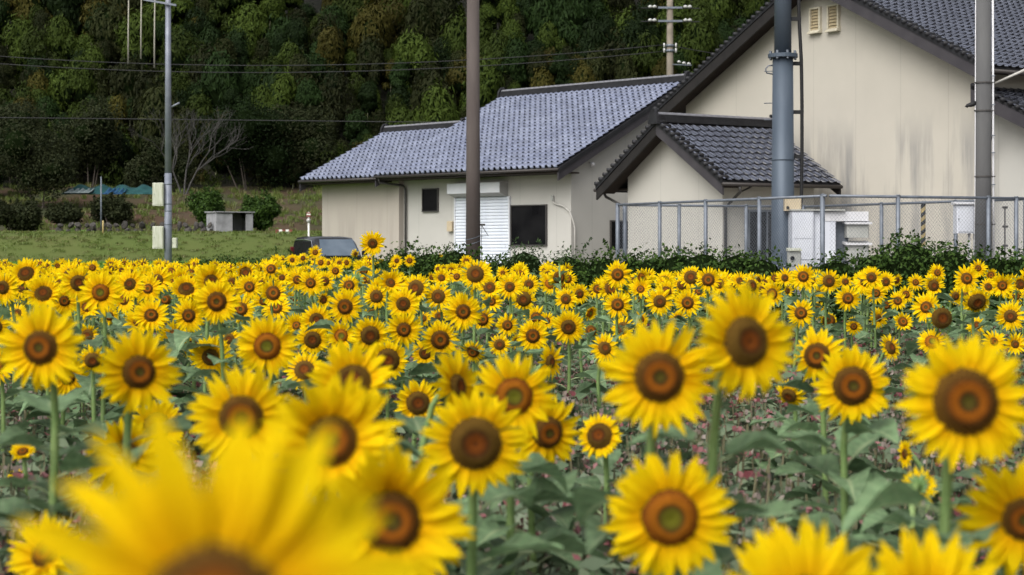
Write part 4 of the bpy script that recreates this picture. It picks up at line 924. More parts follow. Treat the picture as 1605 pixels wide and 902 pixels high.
# bare tree
b = P(288, 318, 108); BT = empty('bare_tree', (b.x, b.y, gz(b.x, b.y) - .1), label='leafless pale grey tree standing beside the utility pole', cat='tree'); rr = random.Random(3)
tr = MB(); br = MB()
def grow(p, dvec, ln, r0, lev):
    q = p + dvec * ln; m_ = p.lerp(q, .5) + Vector((rr.uniform(-.05, .05), rr.uniform(-.05, .05), 0)) * ln
    (tr if lev == 0 else br).tube([p, m_, q], [r0, r0 * .85, r0 * .68], 6 if lev < 2 else 4, cap=False)
    if lev == 5: return
    for k in range(3 if lev < 3 else 2):
        ax = Vector((rr.uniform(-1, 1), rr.uniform(-1, 1), rr.uniform(-.2, .8))).normalized()
        nd = (dvec * 1.0 + ax * .75).normalized(); grow(q, nd, ln * rr.uniform(.62, .85), r0 * .62, lev + 1)
for a in (-.35, .05, .42): grow(Vector((a * .3, 0, 0)), Vector((a, rr.uniform(-.2, .2), 1)).normalized(), 1.7, .07, 0)
tr.build('trunk', M['bark_pale'], BT, True); br.build('branches', M['bark_pale'], BT)['kind'] = 'stuff'
# concrete hut
hb = P(360, 372, 90.5); HU = empty('concrete_hut', (hb.x, hb.y, gz(hb.x, hb.y)), R(28), label='small open-fronted concrete hut on the bank crest', cat='hut')
MB().box(-1.0, -.93, -.8, .8, -.3, 1.08).build('side_wall', M['concrete_hut'], HU); MB().box(.93, 1.0, -.8, .8, -.3, 1.08).build('side_wall', M['concrete_hut'], HU)
MB().box(-.93, .93, .7, .8, -.3, 1.08).build('rear_wall', M['concrete_hut'], HU); MB().box(-.93, -.12, -.8, -.72, -.3, 1.02).build('front_panel', M['concrete_hut'], HU); MB().box(.62, .93, -.8, -.72, -.3, 1.02).build('front_panel', M['concrete_hut'], HU)
MB().prism([(-1.08, -.9, 1.084), (-1.08, .9, 1.084), (-1.08, .9, 1.15), (-1.08, -.9, 1.13)], (2.16, 0, 0)).build('roof_slab', M['concrete_hut'], HU)
# thin garden pole, stake, netting and sheets, stone wall, sign, barrier
b = P(158.5, 384, 90); tag(MB().tube([(0, 0, -.3), (0, 0, CZ + (HY - 277) * 90 / F - gz(b.x, b.y))], [.045, .035], 8).build('garden_pole', M['galv'], None, True, loc=(b.x, b.y, gz(b.x, b.y))), 'thin grey pole rising from the grass bank before the netting', 'pole')
b = P(161.5, 381, 87.5); tag(MB().tube([(0, 0, -.2), (0, 0, .66), (0, 0, .68)], [.05, .045, .02], 8).build('marker_stake', M['yellow_paint'], None, True, loc=(b.x, b.y, gz(b.x, b.y))), 'short yellowish stake at the foot of the thin garden pole', 'stake')
def drape(name, px0, px1, top, bot, d, mat, label, seed, cat):
    rg = np.random.default_rng(seed); nx, nz = 40, 6; V = []
    for j in range(nz):
        for i in range(nx):
            px = px0 + (px1 - px0) * i / (nx - 1); tp = top + 3.0 * math.sin(i * .7 + seed) + rg.uniform(-.6, .6); k = j / (nz - 1)
            p = P(px, tp + (bot - tp) * k, d); V.append((p.x, p.y + 1.6 * (1 - k) + .15 * math.sin(i * 1.1 + j), p.z))
    Q = [(j * nx + i, j * nx + i + 1, (j + 1) * nx + i + 1, (j + 1) * nx + i) for j in range(nz - 1) for i in range(nx - 1)]
    me = np_mesh(name, np.array(V), np.array(Q), M[mat], smooth=True); o = link(name, me); md = o.modifiers.new('thick', 'SOLIDIFY'); md.thickness = .02
    return tag(o, label, cat)
drape('garden_net', 97, 242, 291, 305, 103, 'net_teal', 'teal garden netting draped over the terraced plot', 1, 'net')
drape('blue_sheet', 160, 191, 296, 305, 102.4, 'sheet_blue', 'blue plastic sheet lying on the teal netting', 2, 'sheet')
drape('white_sheet', 101, 139, 297, 303, 102.2, 'sheet_white', 'white plastic sheet lying on the teal netting', 3, 'sheet')
SW = empty('stone_wall', (0, 0, 0), label='low dry stone wall along the crest of the grass bank', cat='wall'); rg = random.Random(8)
def stone_mesh(seed):
    bm = bmesh.new(); bmesh.ops.create_icosphere(bm, subdivisions=1, radius=.5); q = random.Random(seed)
    for v in bm.verts: v.co *= q.uniform(.78, 1.15)
    me = bpy.data.meshes.new('stone'); bm.to_mesh(me); bm.free(); me.materials.append(M['stone']); return me
sm_ = [stone_mesh(i) for i in range(5)]
px = 95.0
while px < 335:
    for lv in range(2):
        b = P(px + rg.uniform(-3, 3), 366, 89.6); g = gz(b.x, b.y); s = rg.uniform(.22, .46)
        link('stone', rg.choice(sm_), SW, loc=(b.x, b.y + rg.uniform(-.1, .1), g + .12 + lv * .28), rot=(rg.uniform(0, 6), rg.uniform(0, 6), rg.uniform(0, 6)), scale=(s * 1.3, s, s * .8))
    px += rg.uniform(10, 15)
b = P(484, 372, 72); g = gz(b.x, b.y); RS = empty('road_sign', (b.x, b.y, g), label='small red road sign with round mirror on a white post', cat='sign')
MB().tube([(0, 0, -.2), (0, 0, 2.75 - g)], .045, 8).build('post', M['sign_white'], RS, True)
zz = CZ + (HY - 337) * 72 / F - g
pl = MB().cbox(-.09, .09, -.09, -.06, zz - .09, zz + .10, .01).build('plate', M['sign_red'], RS); MB().box(-.075, .085, -.097, -.091, zz - .01, zz + .04).build('plate_band', M['sign_white'], pl)
zz = CZ + (HY - 346) * 72 / F - g
MB().tube([(0, -.06, zz), (0, -.10, zz)], .085, 14).build('mirror', M['insulator'], RS, True)
b = P(445, 367, 88.5); g = gz(b.x, b.y); BR = empty('road_barrier', (b.x, b.y, g - .12), label='low faded red and white barrier before the grass bank', cat='barrier')
for i in range(5): MB().box(-.42 + i * .17, -.42 + (i + 1) * .17 - .002, -.04, .04, .08, .30).build('panel', M['sign_red'] if i % 2 == 0 else M['sign_white'], BR)
for x in (-.38, .40): MB().tube([(x, .02, -.3), (x, .02, .08)], .03, 6).build('leg', M['galv'], BR)

# ------------------------------------------------------------------ sunflowers
prng = random.Random(99)
def petal_np(rows, cols, seed):
    """unit petal: length 1 along +Y, width 1, pointed, with a central crease and a curl"""
    q = random.Random(seed); c1, c2 = q.uniform(.10, .30), q.uniform(.18, .42); tw = q.uniform(-.25, .25); bend = q.uniform(-.12, .12)
    prof = [(0, .45), (.15, .78), (.32, 1.0), (.50, .97), (.70, .72), (.86, .38), (1, .02)]
    V = []; A = []
    for j in range(rows):
        t = j / (rows - 1); wdt = float(np.interp(t, [p[0] for p in prof], [p[1] for p in prof]))
        for i in range(cols):
            s = i / (cols - 1) * 2 - 1; x = s * wdt * .5 + bend * t * t
            z = c1 * t - c2 * t * t - .10 * (1 - abs(s)) * wdt * .5 + tw * t * s * wdt * .25 + (.012 * math.sin(7 * s + seed) if cols > 3 else 0)
            V.append((x, t, z)); A.append(t)
    Q = [(j * cols + i, j * cols + i + 1, (j + 1) * cols + i + 1, (j + 1) * cols + i) for j in range(rows - 1) for i in range(cols - 1)]
    return np.array(V), np.array(Q), np.array(A)
PET_HI = [petal_np(8, 5, s) for s in range(6)]
PET_MID = [petal_np(5, 3, s) for s in range(6)]
PET_LO = [petal_np(4, 2, s) for s in range(4)]
petal_meshes = [np_mesh('petal', v, q, M['petal'], smooth=True, attr=a) for v, q, a in PET_HI]
def petal_layout(rd, seed, mode='n', n=None):
    """4x4 placements of the ray florets of a head of diameter 1 with disc radius rd"""
    q = random.Random(seed); out = []; n = n or q.randint(46, 58)
    for i in range(n):
        lay = i % 2; a = 6.2832 * (i + q.uniform(-.75, .75)) / n
        L = (.5 - rd * .90) * q.uniform(.80, 1.14) * (1.0 if lay else .95); W = (.094 if n > 38 else .088) * q.uniform(.78, 1.2) * (.9 + .4 * (.5 - rd))
        tilt = q.uniform(-.10, .22) + (.10 if lay else -.02)
        if mode == 'd': tilt -= q.uniform(.2, .9); L *= q.uniform(.8, 1.05)
        if mode == 'w': tilt -= q.uniform(.8, 1.5); L *= q.uniform(.5, .9); W *= .7
        if mode == 'c': tilt += q.uniform(.25, .7)
        if mode == 'h': tilt += q.uniform(.7, 1.15); L *= .85
        if q.random() < .07: tilt -= q.uniform(.4, .9)
        if mode == 'w' and q.random() < .55: continue
        m = Matrix.Rotation(a, 4, 'Z') @ Matrix.Translation((0, rd * .90, (.012 if lay else .0) + q.uniform(-.004, .004))) @ Matrix.Rotation(tilt, 4, 'X') @ Matrix.Rotation(q.uniform(-.55, .55), 4, 'Y') @ Matrix.Rotation(q.uniform(-.17, .17), 4, 'Z') @ Matrix.Diagonal((W, L, L, 1))
        out.append(m)
    return out
def xf(V, m):
    A = np.array([list(r_) for r_ in m]); return V @ A[:3, :3].T + A[:3, 3]
def join(parts):
    Vs, Qs, As, o = [], [], [], 0
    for V, Q, A in parts: Vs.append(V); Qs.append(Q + o); As.append(A); o += len(V)
    return np.concatenate(Vs), np.concatenate(Qs), np.concatenate(As)
def disc_np(rd, florets, seed):
    """domed seed disc with a raised outer ring; florets = number of little cones"""
    prof = lambda t: .085 * (1 - t ** 2.6) + .018 * math.exp(-((t - .62) / .16) ** 2) - .020 * math.exp(-(t / .22) ** 2)
    sg = 24 if florets else 14; rings = 9 if florets else 5; V = []; A = []; Q = []
    for j in range(rings + 1):
        t = max(.001, j / rings)
        for k in range(sg): a = 6.2832 * k / sg; V.append((rd * t * math.cos(a), rd * t * math.sin(a), prof(t) * rd / .21)); A.append(t)
    for j in range(rings):
        for k in range(sg): Q.append((j * sg + k, (j + 1) * sg + k, (j + 1) * sg + (k + 1) % sg, j * sg + (k + 1) % sg))
    q = random.Random(seed); b = len(V)
    for i in range(florets):
        t = math.sqrt((i + .5) / florets); a = i * 2.39996; s = rd * .9 / math.sqrt(florets); h = rd * q.uniform(.04, .11)
        c = np.array((rd * t * math.cos(a), rd * t * math.sin(a), prof(t) * rd / .21 - .002)); up = np.array((math.cos(a) * t * .5, math.sin(a) * t * .5, 1.0)); e1 = np.array((math.cos(a), math.sin(a), 0)); e2 = np.array((-math.sin(a), math.cos(a), 0))
        for f in (1, .35):
            for dx, dy in ((1, 0), (0, 1), (-1, 0), (0, -1)): V.append(tuple(c + (e1 * dx + e2 * dy) * s * f * .8 + (up * h if f < 1 else 0))); A.append(t)
        k0 = b + i * 8
        Q += [(k0 + k, k0 + (k + 1) % 4, k0 + 4 + (k + 1) % 4, k0 + 4 + k) for k in range(4)] + [(k0 + 4, k0 + 5, k0 + 6, k0 + 7)]
    return np.array(V), np.array(Q), np.array(A)
def back_np(rd, seed):
    """green receptacle behind the disc and its bracts"""
    sg = 12; V = []; Q = []; q = random.Random(seed)
    for r_, z in ((rd * 1.0, .0), (rd * .95, -.05), (rd * .6, -.12), (.05, -.20), (.035, -.24)):
        for k in range(sg): a = 6.2832 * k / sg; V.append((r_ * math.cos(a), r_ * math.sin(a), z))
    for j in range(4):
        for k in range(sg): Q.append((j * sg + (k + 1) % sg, (j + 1) * sg + (k + 1) % sg, (j + 1) * sg + k, j * sg + k))
    for i in range(16):
        a = 6.2832 * (i + q.uniform(-.3, .3)) / 16; l = q.uniform(.12, .2); w_ = .045; ca, sa = math.cos(a), math.sin(a); b = len(V); t_ = q.uniform(-.06, .01)
        for (rr_, ss, zz) in ((rd * .8, -w_, -.05), (rd * .8, w_, -.05), (rd + l * .5, w_ * .8, -.03 + t_), (rd + l, .004, -.05 + t_), (rd + l * .5, -w_ * .8, -.03 + t_)):
            V.append((rr_ * ca - ss * sa, rr_ * sa + ss * ca, zz))
        Q += [(b, b + 1, b + 2, b + 4), (b + 4, b + 2, b + 3, b + 3)]
    Q = [q_ for q_ in Q if len(set(q_)) == 4] + [q_ for q_ in Q if len(set(q_)) == 3]
    return V, Q
RDS = [.17, .195, .22, .25, .29, .36]; _hm = {}
def head_mesh(ri, stage, hi):
    key = (ri, stage, hi)
    if key not in _hm:
        V, Q, A = disc_np(RDS[ri], 240 if hi else 0, ri); bv, bq = back_np(RDS[ri], ri)
        faces = [tuple(int(i) for i in f) for f in Q] + [tuple(dict.fromkeys(i + len(V) for i in f)) for f in bq]
        me = bpy.data.meshes.new('flower_head'); me.from_pydata([tuple(v) for v in V] + bv, [], faces)
        me.materials.append(M['disc_' + stage]); me.materials.append(M['bract'])
        me.polygons.foreach_set('material_index', [0] * len(Q) + [1] * len(bq)); me.polygons.foreach_set('use_smooth', [not hi or i < 216 for i in range(len(faces))])
        a = me.attributes.new('rad', 'FLOAT', 'POINT'); a.data.foreach_set('value', np.concatenate([A, np.ones(len(bv))]).astype(np.float32)); me.update(); _hm[key] = me
    return _hm[key]
_rm = {}
def ring_mesh(ri, mode, var):
    key = (ri, mode, var)
    if key not in _rm:
        q = random.Random(var); V, Q, A = join([(xf(p[0], m), p[1], p[2]) for m in petal_layout(RDS[ri], 100 + var * 7 + ri, mode, 38) for p in [q.choice(PET_MID)]])
        _rm[key] = np_mesh('petal_ring', V, Q, M['petal'], smooth=True, attr=A)
    return _rm[key]
# leaves
def leaf_np(seed, rows=14, cols=5):
    """heart-shaped sunflower leaf on a petiole, length 1 along +Y, drooping"""
    q = random.Random(seed); droop = q.uniform(.15, .7); fold = q.uniform(.05, .28); pet = q.uniform(.25, .45); twist = q.uniform(-.3, .3)
    prof = [(0, .30), (.06, .62), (.18, .86), (.32, .90), (.5, .74), (.7, .47), (.88, .20), (1, .02)]; V = []; A = []; T = []
    for j in range(rows):
        t = j / (rows - 1); w_ = float(np.interp(t, [p[0] for p in prof], [p[1] for p in prof])) * (1 + (.07 if j % 2 else -.03) * (rows > 6))
        ang = .35 - droop * 1.5 * t; 
        yy = pet + t * (1 - .22 * droop * t); zz = pet * .45 + .28 * t - droop * .75 * t * t
        for i in range(cols):
            s = i / (cols - 1) * 2 - 1
            V.append((s * w_ * .5 + twist * t * t * .2, yy - (.10 * abs(s) if j == 0 else 0), zz + fold * abs(s) * w_ + .035 * math.sin(9 * t + 4 * s + seed) * abs(s) + twist * s * w_ * .2)); A.append(abs(s) * .9 + .02); T.append(t)
    Q = [(j * cols + i, j * cols + i + 1, (j + 1) * cols + i + 1, (j + 1) * cols + i) for j in range(rows - 1) for i in range(cols - 1)]
    b = len(V); pts = [(0, 0, 0), (0, pet * .55, pet * .32), (0, pet + .02, pet * .46)]
    for (x, y, z) in pts:
        for dx, dz in ((.022, 0), (0, .022), (-.022, 0), (0, -.022)): V.append((x + dx, y, z + dz)); A.append(0); T.append(0)
    for j in range(2):
        for k in range(4): Q.append((b + j * 4 + k, b + j * 4 + (k + 1) % 4, b + (j + 1) * 4 + (k + 1) % 4, b + (j + 1) * 4 + k))
    if rows > 6: return np.array(V), np.array(Q), np.array(A), np.array(T)
    return np.array(V), np.array(Q), np.array(A)
LEAVES = [leaf_np(s) for s in range(10)]; LEAF_LO = [leaf_np(s, 4, 3) for s in range(5)]
leaf_meshes = [np_mesh('leaf', v, q, M['leaf'], smooth=True, attr=a, attr2=t) for v, q, a, t in LEAVES]

def head_matrix(yaw, pitch, roll):
    n = Vector((math.sin(R(yaw)) * math.cos(R(pitch)), -math.cos(R(yaw)) * math.cos(R(pitch)), math.sin(R(pitch))))
    xx = Vector((0, 0, 1)).cross(n).normalized(); yy = n.cross(xx)
    return n, Matrix(((xx.x, yy.x, n.x, 0), (xx.y, yy.y, n.y, 0), (xx.z, yy.z, n.z, 0), (0, 0, 0, 1))) @ Matrix.Rotation(roll, 4, 'Z')
def place(px, py, dia, D=None):
    D = D or .215; D = min(D, max(.10, .62 * dia / max(1.0, py - HY)))
    d = F * D / dia; C = P(px, py, d); return C, D
def stem_path(C, n, base, D):
    nk = C - n * (D * .22); lo_ = nk - n * .035 + Vector((0, 0, -.045)); side = base + (lo_ - base) * .5 + Vector((prng.uniform(-.02, .02), prng.uniform(-.02, .02), 0))
    return [base - Vector((0, 0, .05)), base + (side - base) * .5, side, base + (lo_ - base) * .86 + Vector((-n.x * .02, -n.y * .02, 0)), lo_, nk]
def sunflower(C, D, ratio, stage, yaw, pitch, mode, label, group, near, leaves=8, leaf_s=1.0):
    n, RM = head_matrix(yaw, pitch, prng.uniform(0, 6.28)); ri = min(range(6), key=lambda i: abs(RDS[i] * 2 - ratio))
    bx, by = C.x - n.x * (.10 + D * .25) + prng.uniform(-.04, .04), C.y - n.y * (.10 + D * .25) + prng.uniform(-.04, .04); g = gz(bx, by)
    base = Vector((bx, by, g)); root = empty('sunflower', base, label=label, cat='sunflower', group=group)
    pts = [p - base for p in stem_path(C, n, base, D)]; H = pts[4].z
    MB().tube(pts, [.013, .0125, .0115, .010, .009, .008], 7 if near else 5).build('stem', M['stem'], root, True)
    HM = Matrix.Translation(C - base) @ RM @ Matrix.Diagonal((D, D, D, 1))
    hd = link('flower_head', head_mesh(ri, stage, near), root, mat4=HM)
    if near:
        for m in petal_layout(RDS[ri], prng.randint(0, 9999), mode): link('petal', prng.choice(petal_meshes), hd, mat4=m)
    else:
        link('petal_ring', ring_mesh(ri, mode, prng.randint(0, 4)), hd)['kind'] = 'stuff'
    a = prng.uniform(0, 6.28)
    for i in range(leaves):
        k = .18 + .70 * (i + .5) / leaves; z = H * k; f = min(2.999, k * 3.2); j = int(f); p = pts[j].lerp(pts[j + 1], f - j); p.z = z
        a += 2.4 + prng.uniform(-.5, .5); s = prng.uniform(.115, .165) * leaf_s * (1.15 - .45 * abs(k - .5)) * (.8 if not near else 1)
        link('leaf', prng.choice(leaf_meshes), root, mat4=Matrix.Translation(p) @ Matrix.Rotation(a, 4, 'Z') @ Matrix.Rotation(prng.uniform(-.25, .2), 4, 'X') @ Matrix.Diagonal((s * prng.uniform(.85, 1.1), s, s, 1)))
    return root

# px, py, diameter px, disc px, stage, yaw, pitch, mode, label   (the large ones, each with a label of its own)
BIG = [
 (335, 960, 655, 235, 'mid', 6, 10, 'n', 'huge blurred sunflower close to the lens, rising from the bottom edge', .21),
 (612, 818, 262, 96, 'mid', 14, 6, 'c', 'blurred sunflower overlapping the huge close one, its petals pointing to the clear leaves', .235),
 (520, 692, 220, 82, 'mid', 4, 12, 'c', 'blurred sunflower with a petal across its disc, above the huge close one', .225),
 (378, 655, 165, 76, 'mid', 10, 2, 'n', 'blurred sunflower peering over the huge close one, orange ring at its centre', None),
 (553, 600, 142, 60, 'dark', 0, 26, 'c', 'sunflower with upswept petals hiding most of its disc, behind the petal-crossed one', None),
 (745, 695, 172, 82, 'dark', 4, 0, 'n', 'sunflower with large brown disc and sparse petals beneath the bright mid-picture pair', None),
 (805, 622, 142, 62, 'young', 6, 3, 'n', 'bright sunflower with orange ring and green centre below the big dark window', None),
 (716, 606, 122, 44, 'dark', 58, 8, 'n', 'sunflower turned sideways behind the bright one with green centre', None),
 (858, 678, 120, 50, 'mid', 24, -8, 'n', 'sunflower hanging lower beside the bright one with green centre, disc half hidden', None),
 (940, 684, 74, 40, 'dark', -20, 20, 'n', 'dull brown-disced sunflower half covered by a leaf, below the big round one', None),
 (655, 632, 76, 36, 'dark', 8, 4, 'n', 'small sunflower tucked behind the sideways-turned one', None),
 (1033, 591, 188, 80, 'mid', 2, 2, 'n', 'large full sunflower with glowing orange ring below the mesh fence posts', None),
 (1168, 536, 186, 84, 'dark', 26, 6, 'n', 'large sunflower with broad olive-brown disc in front of the steel pole foot', None),
 (1281, 558, 96, 44, 'mid', -18, 4, 'd', 'sunflower half hidden between the two large round ones by the steel pole', None),
 (1336, 605, 128, 66, 'mid', -2, 2, 'n', 'sunflower with dark-rimmed orange disc below the dark shrubs', None),
 (1513, 630, 216, 103, 'mid', 2, 4, 'n', 'very large sunflower with wide brown disc below the conduit pole', None),
 (1050, 811, 212, 92, 'young', 2, 0, 'n', 'blurred round sunflower with clear green centre at the bottom middle', None),
 (1602, 815, 205, 66, 'mid', 0, 4, 'n', 'sunflower cut by the picture edge below the very large brown-disced one', None),
 (1262, 962, 300, 120, 'mid', 4, 10, 'n', 'blurred petals of a sunflower below the frame, first from the bottom-middle bloom', .24),
 (1448, 972, 290, 110, 'mid', -6, 8, 'n', 'blurred petals of a sunflower below the frame, beneath the very large bloom', .24),
 (64, 545, 146, 60, 'mid', -4, 2, 'n', 'large bright sunflower at the picture edge below the bank', None),
 (106, 592, 72, 26, 'mid', 20, 0, 'n', 'smaller sunflower hidden behind the large bright one at the picture edge', None),
 (217, 583, 142, 56, 'mid', 26, 2, 'n', 'large sunflower with dark brown disc turned aside, below the utility pole', None),
 (419, 543, 102, 44, 'young', 2, 2, 'n', 'round sunflower with clear green eye below the low shrub row', None),
 (195, 715, 132, 52, 'dark', 10, 4, 'c', 'sunflower with dark triangular disc behind the huge close one', None),
 (246, 668, 92, 44, 'dark', 20, 10, 'c', 'blurred yellow-brown sunflower behind the huge close bloom, beside the dark triangular disc', None),
 (72, 868, 132, 50, 'mid', -24, 34, 'c', 'sunflower with orange disc and upturned petals in the bottom corner', None),
 (36, 709, 44, 20, 'mid', 0, 52, 'c', 'small half-open sunflower turned upwards among leaves at the picture edge', .13),
 (26, 752, 38, 15, 'dark', 20, -20, 'd', 'small drooping sunflower among leaves at the picture edge', .12),
 (608, 565, 66, 36, 'dark', 6, 0, 'n', 'sunflower with dark disc directly above the upswept one', None),
 (690, 533, 62, 30, 'mid', 4, 2, 'n', 'sunflower with ringed orange disc above the sideways-turned one', None),
 (666, 554, 46, 20, 'dark', -10, 0, 'n', 'sunflower hidden behind the ringed orange-disced one', None),
 (726, 489, 64, 25, 'mid', 2, 2, 'n', 'broad round sunflower below the brown concrete pole', None),
 (490, 533, 56, 29, 'dark', 2, 0, 'n', 'sunflower with dark disc beside the round one with green eye', None),
 (330, 560, 72, 29, 'dark', 2, -4, 'n', 'sunflower with dark disc between the turned one and the green-eyed one', None),
 (303, 542, 48, 18, 'mid', 10, 16, 'n', 'pale sunflower hidden behind the dark-disced one below the utility pole', None),
 (340, 473, 74, 32, 'mid', 2, 2, 'n', 'full sunflower with large brown disc below the concrete hut', None),
 (158, 459, 74, 29, 'young', 2, 4, 'n', 'full round sunflower below the thin garden pole', None),
 (68, 461, 66, 28, 'dark', 6, 30, 'c', 'sunflower tilted up with petals over its disc, below the dark low bush', None),
 (584, 382, 42, 16, 'dark', 2, 2, 'n', 'tall single sunflower standing above the others beside the black car', None),
 (1476, 499, 46, 36, 'dark', 4, 0, 'w', 'faded sunflower with large dark disc and few petals', .15),
 (1531, 473, 50, 27, 'dark', 4, -26, 'd', 'bowed sunflower with dark disc and hanging petals below the conduit pole', None),
 (1237, 620, 58, 26, 'dark', -30, -30, 'd', 'drooping sunflower under a leaf beneath the large one by the steel pole', .16),
 (1440, 762, 62, 18, 'dark', 150, -20, 'n', 'sunflower seen from behind under the leaves below the very large bloom', .15),
 (1419, 712, 46, 18, 'dark', -75, 0, 'n', 'narrow sunflower edge poking out beneath the very large bloom', .14),
 (937, 772, 34, 12, 'mid', 160, -10, 'n', 'small sunflower seen from behind beside the bottom middle bloom', .12),
 (1107, 893, 90, 40, 'dark', 30, -10, 'n', 'sunflower peeping out under the bottom middle bloom', .15),
]
SMALL = [  # px, py, dia, disc, stage, yaw, pitch, mode
 (296,495,54,22,'mid',2,2,'n'),(378,485,48,20,'mid',4,0,'n'),(232,453,47,17,'mid',4,4,'n'),(5,451,54,22,'dark',-4,4,'n'),(36,450,38,18,'dark',10,18,'n'),(41,430,52,26,'dark',4,24,'c'),(110,431,46,20,'dark',8,22,'n'),(123,444,56,24,'dark',14,12,'n'),(204,446,50,20,'dark',0,18,'n'),(195,470,46,19,'mid',-14,8,'n'),(101,472,50,17,'mid',24,2,'n'),(136,482,48,14,'mid',6,28,'c'),(237,495,56,22,'mid',16,24,'n'),(259,470,30,18,'mid',0,6,'w'),(292,454,50,26,'dark',6,34,'c'),(247,439,46,18,'dark',8,8,'n'),(331,442,58,24,'dark',8,18,'c'),(391,450,44,17,'mid',8,2,'n'),(385,428,42,18,'dark',0,12,'n'),(272,526,46,17,'mid',12,2,'n'),(218,506,52,10,'mid',4,40,'c'),(145,420,24,10,'mid',0,6,'n'),
 (425,422,38,15,'mid',0,4,'n'),(428,460,46,22,'mid',4,16,'c'),(487,444,42,17,'mid',2,2,'n'),(466,439,36,14,'mid',6,4,'n'),(509,441,32,14,'dark',10,4,'n'),(433,483,44,19,'mid',8,14,'n'),(458,471,30,14,'mid',0,0,'n'),(541,481,55,24,'mid',2,2,'n'),(590,465,40,19,'dark',0,-4,'n'),(632,477,50,22,'dark',0,4,'n'),(652,452,44,24,'dark',-6,8,'n'),(687,465,44,23,'dark',-10,10,'n'),(756,501,40,19,'mid',14,4,'n'),(770,473,36,14,'mid',4,0,'n'),(767,451,38,18,'dark',0,18,'c'),(799,450,42,16,'dark',-6,6,'n'),(745,430,46,26,'dark',0,14,'n'),(742,451,34,14,'dark',70,0,'n'),(583,492,26,14,'mid',2,0,'n'),(580,526,58,29,'dark',2,-2,'n'),(633,517,57,22,'mid',6,2,'n'),(496,502,50,22,'dark',8,10,'n'),(465,511,42,14,'mid',4,26,'c'),(547,448,34,16,'mid',6,4,'n'),(612,444,46,16,'dark',12,20,'c'),(688,496,30,14,'dark',6,10,'n'),(526,425,26,11,'mid',2,2,'n'),(458,408,20,8,'dark',0,4,'n'),(475,405,20,8,'dark',0,4,'n'),(494,396,22,9,'mid',0,4,'n'),(503,412,21,9,'mid',0,2,'n'),(543,412,18,8,'mid',0,2,'n'),(532,413,20,9,'dark',-20,4,'n'),(557,398,16,6,'dark',40,0,'d'),(597,415,18,7,'mid',0,2,'n'),(622,409,20,8,'dark',0,2,'n'),(642,409,20,9,'mid',0,2,'n'),(654,419,18,8,'mid',0,2,'n'),(670,409,16,7,'mid',0,2,'n'),(667,419,18,8,'mid',0,2,'n'),(690,407,18,7,'mid',0,2,'n'),(731,410,21,9,'mid',0,2,'n'),(716,434,24,10,'mid',0,2,'n'),(788,428,22,8,'mid',-10,2,'n'),(692,436,30,11,'dark',6,14,'c'),
 (968,431,44,20,'mid',0,2,'n'),(968,478,45,20,'mid',2,0,'n'),(1034,473,45,21,'dark',0,0,'n'),(1078,475,44,19,'mid',-4,2,'n'),(1063,502,32,16,'mid',0,0,'n'),(1006,468,27,13,'mid',0,2,'n'),(1004,454,38,12,'mid',4,30,'c'),(1083,435,37,20,'dark',-8,4,'n'),(1110,439,40,19,'mid',0,2,'n'),(1178,448,36,17,'dark',22,2,'n'),(1160,441,32,12,'dark',6,16,'n'),(891,513,52,24,'dark',2,0,'n'),(835,527,50,21,'mid',2,0,'n'),(840,498,38,17,'mid',6,4,'n'),(857,503,28,11,'mid',10,2,'n'),(926,519,34,17,'mid',6,2,'w'),(976,515,40,20,'dark',-26,6,'n'),(1005,501,27,10,'mid',14,10,'n'),(887,469,37,17,'dark',-10,4,'n'),(908,461,32,15,'dark',16,4,'n'),(821,469,40,23,'dark',-14,-8,'n'),(829,446,34,15,'dark',4,4,'n'),(805,444,32,14,'dark',0,4,'n'),(837,424,16,7,'mid',0,2,'n'),(926,427,19,8,'mid',8,2,'n'),(912,433,19,8,'mid',0,2,'n'),(808,536,26,11,'dark',60,0,'n'),
 (1259,434,39,18,'mid',0,2,'n'),(1299,441,38,19,'dark',-6,4,'n'),(1366,435,36,15,'dark',-14,4,'n'),(1388,442,32,15,'dark',-8,6,'n'),(1435,443,27,10,'mid',-2,2,'n'),(1463,448,36,19,'dark',8,8,'n'),(1515,437,42,18,'mid',0,2,'n'),(1571,448,40,16,'mid',-4,2,'n'),(1553,432,26,12,'mid',0,4,'n'),(1533,421,30,10,'mid',4,4,'n'),(1469,428,30,12,'mid',8,4,'n'),(1599,446,36,15,'dark',-6,10,'n'),(1329,468,40,17,'mid',0,0,'n'),(1373,460,35,14,'mid',2,0,'n'),(1407,472,30,13,'mid',2,10,'n'),(1420,462,28,12,'mid',8,6,'n'),(1389,479,22,12,'mid',0,0,'w'),(1255,491,45,19,'mid',2,0,'n'),(1280,487,30,13,'mid',10,0,'n'),(1299,503,27,18,'mid',-6,0,'d'),(1338,512,29,12,'mid',4,0,'n'),(1377,499,34,12,'dark',32,0,'n'),(1415,505,32,17,'mid',0,16,'c'),(1452,482,48,18,'mid',-22,4,'n'),(1584,496,46,21,'dark',-8,0,'n'),(1591,540,38,13,'dark',14,4,'n'),(1558,536,42,14,'mid',10,20,'n'),(1210,461,40,18,'mid',4,2,'n'),(1230,436,30,12,'dark',6,12,'n'),(1325,442,25,11,'dark',0,4,'n'),(1487,443,22,9,'dark',4,4,'n'),(1549,450,28,13,'dark',-6,10,'n'),
]
LAND = [(60, 'the dark low bush on the bank'), (175, 'the thin garden pole'), (300, 'the utility pole'), (400, 'the concrete hut'), (520, 'the black car'), (635, 'the stained end of the long house'), (700, 'the small barred window'), (800, 'the roller shutter'), (890, 'the large dark window'), (1010, 'the corner of the mesh fence'), (1140, 'the annex gable'), (1245, 'the steel pole'), (1345, 'the white equipment cabinet'), (1480, 'the tallest dark shrub'), (9999, 'the conduit pole')]
def zone(px): return next(t for x, t in LAND if px < x)
